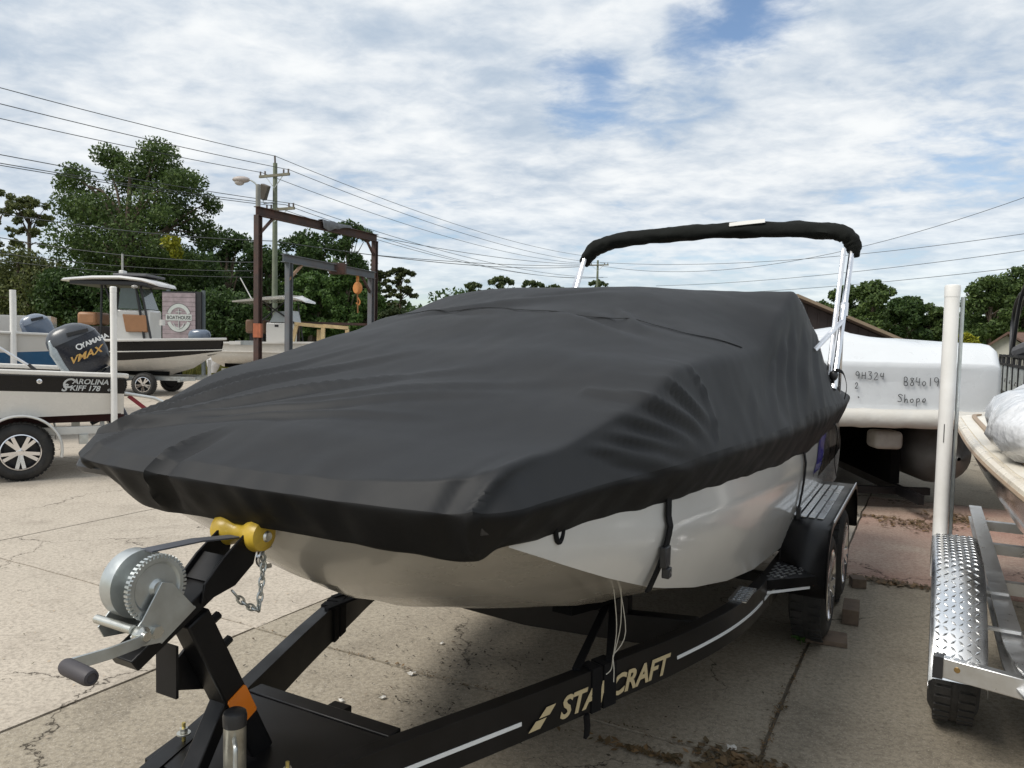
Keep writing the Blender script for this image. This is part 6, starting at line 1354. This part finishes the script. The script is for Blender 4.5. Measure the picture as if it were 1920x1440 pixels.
for i, (px, Y, wp_, tp_, n) in enumerate(((590, 43, 52, 505, 3600), (650, 42, 50, 500, 3600), (690, 44, 40, 540, 2400), (555, 42, 30, 545, 1500))):
    tree(px, Y, wp_, tp_, 632, 'bright', n, LBB[i], 'bushy_tree', seed=40 + i, nb=24, shape='full', group='bushy trees')
LBP = ('open crowned pine with flat tiers, tallest right of the gantries', 'slim pine close against the gantry post')
for i, (px, Y, wp_, tp_, bt_, n) in enumerate(((752, 58, 38, 498, 580, 1500), (712, 60, 26, 505, 570, 900))): tree(px, Y, wp_, tp_, bt_, 'pine', n, LBP[i], 'pine_tree', seed=50 + i, nb=30, shape='pine', group='pine trees', radf=.6)
LBF = ('low tree at the foot of the flat tiered pines', 'low tree where the tree line runs behind the cover', 'low tree just beyond the end of the tree line', 'small tree standing alone left of the widest distant tree', 'widest distant tree above the cover', 'distant tree right of the widest one', 'small distant tree beside the left bright top tube', 'distant tree at the foot of the far utility pole', 'low distant tree hidden behind the widest one', 'low distant tree between the bright top tube and far pole')
for i, (px, Y, wp_, tp_, n) in enumerate(((745, 56, 45, 575, 2200), (800, 66, 60, 580, 2400), (850, 74, 50, 563, 1800), (888, 84, 22, 528, 1000), (940, 84, 34, 516, 1800), (1000, 92, 30, 524, 1200), (1040, 95, 26, 532, 900), (1122, 98, 24, 524, 900), (970, 88, 40, 545, 1500), (1085, 96, 40, 548, 1200))):
    tree(px, Y, wp_, tp_, 640, 'far', n, LBF[i], 'broadleaf_tree', seed=60 + i, nb=46, shape='full', group='distant trees', radf=.55)
LBR = ('leafy tree behind the shed roof beside the bright top tubes', 'tallest leafy tree behind the dark shed', 'dark leafy tree above the peak of the shrink wrapped boat', 'leafy tree just left of the white guide post', 'dark tree mostly hidden by the cover and shed ridge', 'low dark tree right behind the white guide post')
for i, (px, Y, wp_, tp_, bt_, kd, n) in enumerate(((1592, 50, 48, 530, 640, 'mid', 3200), (1640, 47, 50, 522, 645, 'mid', 3600), (1700, 49, 52, 552, 648, 'deep', 3400), (1745, 50, 42, 566, 650, 'mid', 2800), (1540, 52, 45, 560, 640, 'deep', 2000), (1790, 52, 40, 600, 652, 'deep', 2200))):
    tree(px, Y, wp_, tp_, bt_, kd, n, LBR[i], 'broadleaf_tree', seed=80 + i, nb=24, shape='full', group='trees behind the shed')
LBH = ('wide leafy tree rising behind the brown roofed house', 'tall leafy tree behind the black top frame of the railed pontoon', 'dark leafy tree beyond the railed pontoon boat')
for i, (px, Y, wp_, tp_, bt_, kd, n) in enumerate(((1862, 46, 62, 512, 655, 'mid', 4600), (1925, 47, 66, 492, 655, 'mid', 4600), (1985, 46, 60, 510, 655, 'deep', 3500))):
    tree(px, Y, wp_, tp_, bt_, kd, n, LBH[i], 'broadleaf_tree', seed=90 + i, nb=26, shape='full', group='trees behind the house')
tree(1812, 33, 26, 622, 665, 'yellow', 500, 'small yellow green bush between the shed and the house', 'bush', seed=99, nb=9, shape='full', group=None)

# ================================================================== grass, litter and small things
def blades(name, pts, h, m, label, wdt=.02):
    rs = np.random.RandomState(3); V = []
    for p in pts:
        for _ in range(3):
            a = rs.uniform(0, 6.28); hh = h * rs.uniform(.5, 1.2); lx, ly = rs.uniform(-.3, .3, 2) * hh; wx, wy = math.cos(a) * wdt, math.sin(a) * wdt
            V += [(p[0] - wx, p[1] - wy, p[2]), (p[0] + wx, p[1] + wy, p[2]), (p[0] + lx + wx * .2, p[1] + ly + wy * .2, p[2] + hh), (p[0] + lx - wx * .2, p[1] + ly - wy * .2, p[2] + hh)]
    o = leafobj(name, np.array(V), m, None); tag(o, label, 'grass', kind='stuff'); return o
rs = np.random.RandomState(8)
blades('tall_grass', [(rs.uniform(-24, 2), rs.uniform(32.5, 40), -.05) for _ in range(6500)], .75, leafmat('dry_grass', (.17, .17, .05)), 'tall yellow green grass along the tree line', .035)
def litter(name, cx, cy, sx, sy, n, m, label, size=.022, rot=RZ, z=0.003):
    rs = np.random.RandomState(int(abs(cx * 97 + cy * 31)) % 9999); V = []
    for _ in range(n):
        a, b = rs.normal(size=2) * .5; c, s_ = math.cos(rot), math.sin(rot); x = cx + c * a * sx - s_ * b * sy; y = cy + s_ * a * sx + c * b * sy
        th = rs.uniform(0, 6.28); l = size * rs.uniform(.5, 1.4); w_ = l * rs.uniform(.2, .6); t1, t2 = rs.uniform(-.35, .35, 2)
        ex = np.array([math.cos(th), math.sin(th), t1]); ey = np.array([-math.sin(th), math.cos(th), t2]); p = np.array([x, y, z + abs(t1) * l + abs(t2) * w_ + .002])
        V += [p - ex * l, p - ey * w_, p + ex * l, p + ey * w_]
    o = leafobj(name, np.array(V), m, None); tag(o, label, 'litter', kind='stuff'); return o
dead = leafmat('dead_leaf', (.14, .095, .05), .1)
pw = lambda px, py: atZ(px, py, 0)
for (px, py, sx, sy, n, lab) in ((1390, 1432, .22, .09, 330, 'brown dead leaves gathered at the slab joint'), (1230, 1418, .42, .035, 150, 'thin line of dry leaves along the slab edge'), (1660, 1092, .45, .08, 380, 'straw and leaves along the edge of the red slab'), (1720, 985, .35, .25, 300, 'dry brown leaves on the red slab'), (1800, 975, .30, .30, 500, 'heap of dry leaves beside the grey boat'), (1650, 970, .3, .06, 90, 'scattered twigs on the red slab')):
    p = pw(px, py); litter('leaf_litter', p.x, p.y, sx, sy, n, dead, lab)
p = pw(860, 1260); litter('ground_debris', p.x, p.y, 1.3, 1.0, 260, leafmat('dark_debris', (.07, .055, .04), .05), 'dark leaf crumbs and twigs under the hull', .010)
p = pw(900, 1235); litter('ground_debris', p.x, p.y, .28, .22, 110, bpy.data.materials['dark_debris'], 'clump of dark leaf crumbs under the keel', .011)
p = pw(820, 1330); litter('ground_debris', p.x, p.y, .30, .06, 70, bpy.data.materials['dark_debris'], 'row of dark crumbs along a crack under the hull', .010)
ja, jb = W(2.0, 1.11), W(3.9, 1.11); jm = (ja + jb) / 2; litter('joint_litter', jm.x, jm.y, .03, 1.3, 260, dead, 'dry crumbs filling the joint between the darker slabs', .010)
jm = W(2.34, -.3); litter('joint_litter', jm.x, jm.y, 1.6, .03, 240, dead, 'dry crumbs in the cross joint under the trailer rail', .009)
p = pw(250, 1150); litter('gravel_crumbs', p.x, p.y, 2.2, 2.6, 420, leafmat('grit', (.30, .25, .19), .0), 'loose grit on the pale concrete', .009)
p = pw(1200, 1370); litter('gravel_crumbs', p.x, p.y, 2.0, 1.6, 300, MATS.get('x') or leafmat('grit_dark', (.16, .13, .10), .0), 'loose grit on the darker concrete', .008)
scrap_m = mat('white_paper', (.62, .60, .56), .8, var=.15)
for i, (px, py, r_) in enumerate(((772, 1265, .022), (828, 1208, .012), (716, 1310, .016), (640, 1316, .014), (1370, 1405, .02))):
    c = pw(px, py); n = 9; pts = []
    for k in range(n): t = 2 * math.pi * k / n; q = r_ * (.5 + .9 * rnd.random()); pts.append((q * math.cos(t), q * math.sin(t), .004 + .012 * rnd.random()))
    o = MB().add([(0, 0, .014)] + pts, [(0, 1 + k, 1 + (k + 1) % n) for k in range(n)]).build('paper_scrap', scrap_m, smooth=0); o.location = (c.x, c.y, 0.0); tag(o, 'torn scrap of white paper on the concrete near the black trailer', 'scrap', 'paper scraps')
wd_ = pw(1500, 1208); WD = thing('weed', 'small green weed sprouting from the slab joint by the plank', 'weed', (wd_.x, wd_.y, 0))
rs = np.random.RandomState(2); leafobj('leaf', leaves(rs, np.array([[0, 0, .04], [.03, .02, .06], [-.03, 0, .05]]), np.array([.035, .03, .03]), 90, .012), leafmat('weed_leaf', (.05, .12, .02)), WD)
MB().tube([(0, 0, -.02), (.005, 0, .05)], .003, 5).build('stem', LM['mid'], WD)
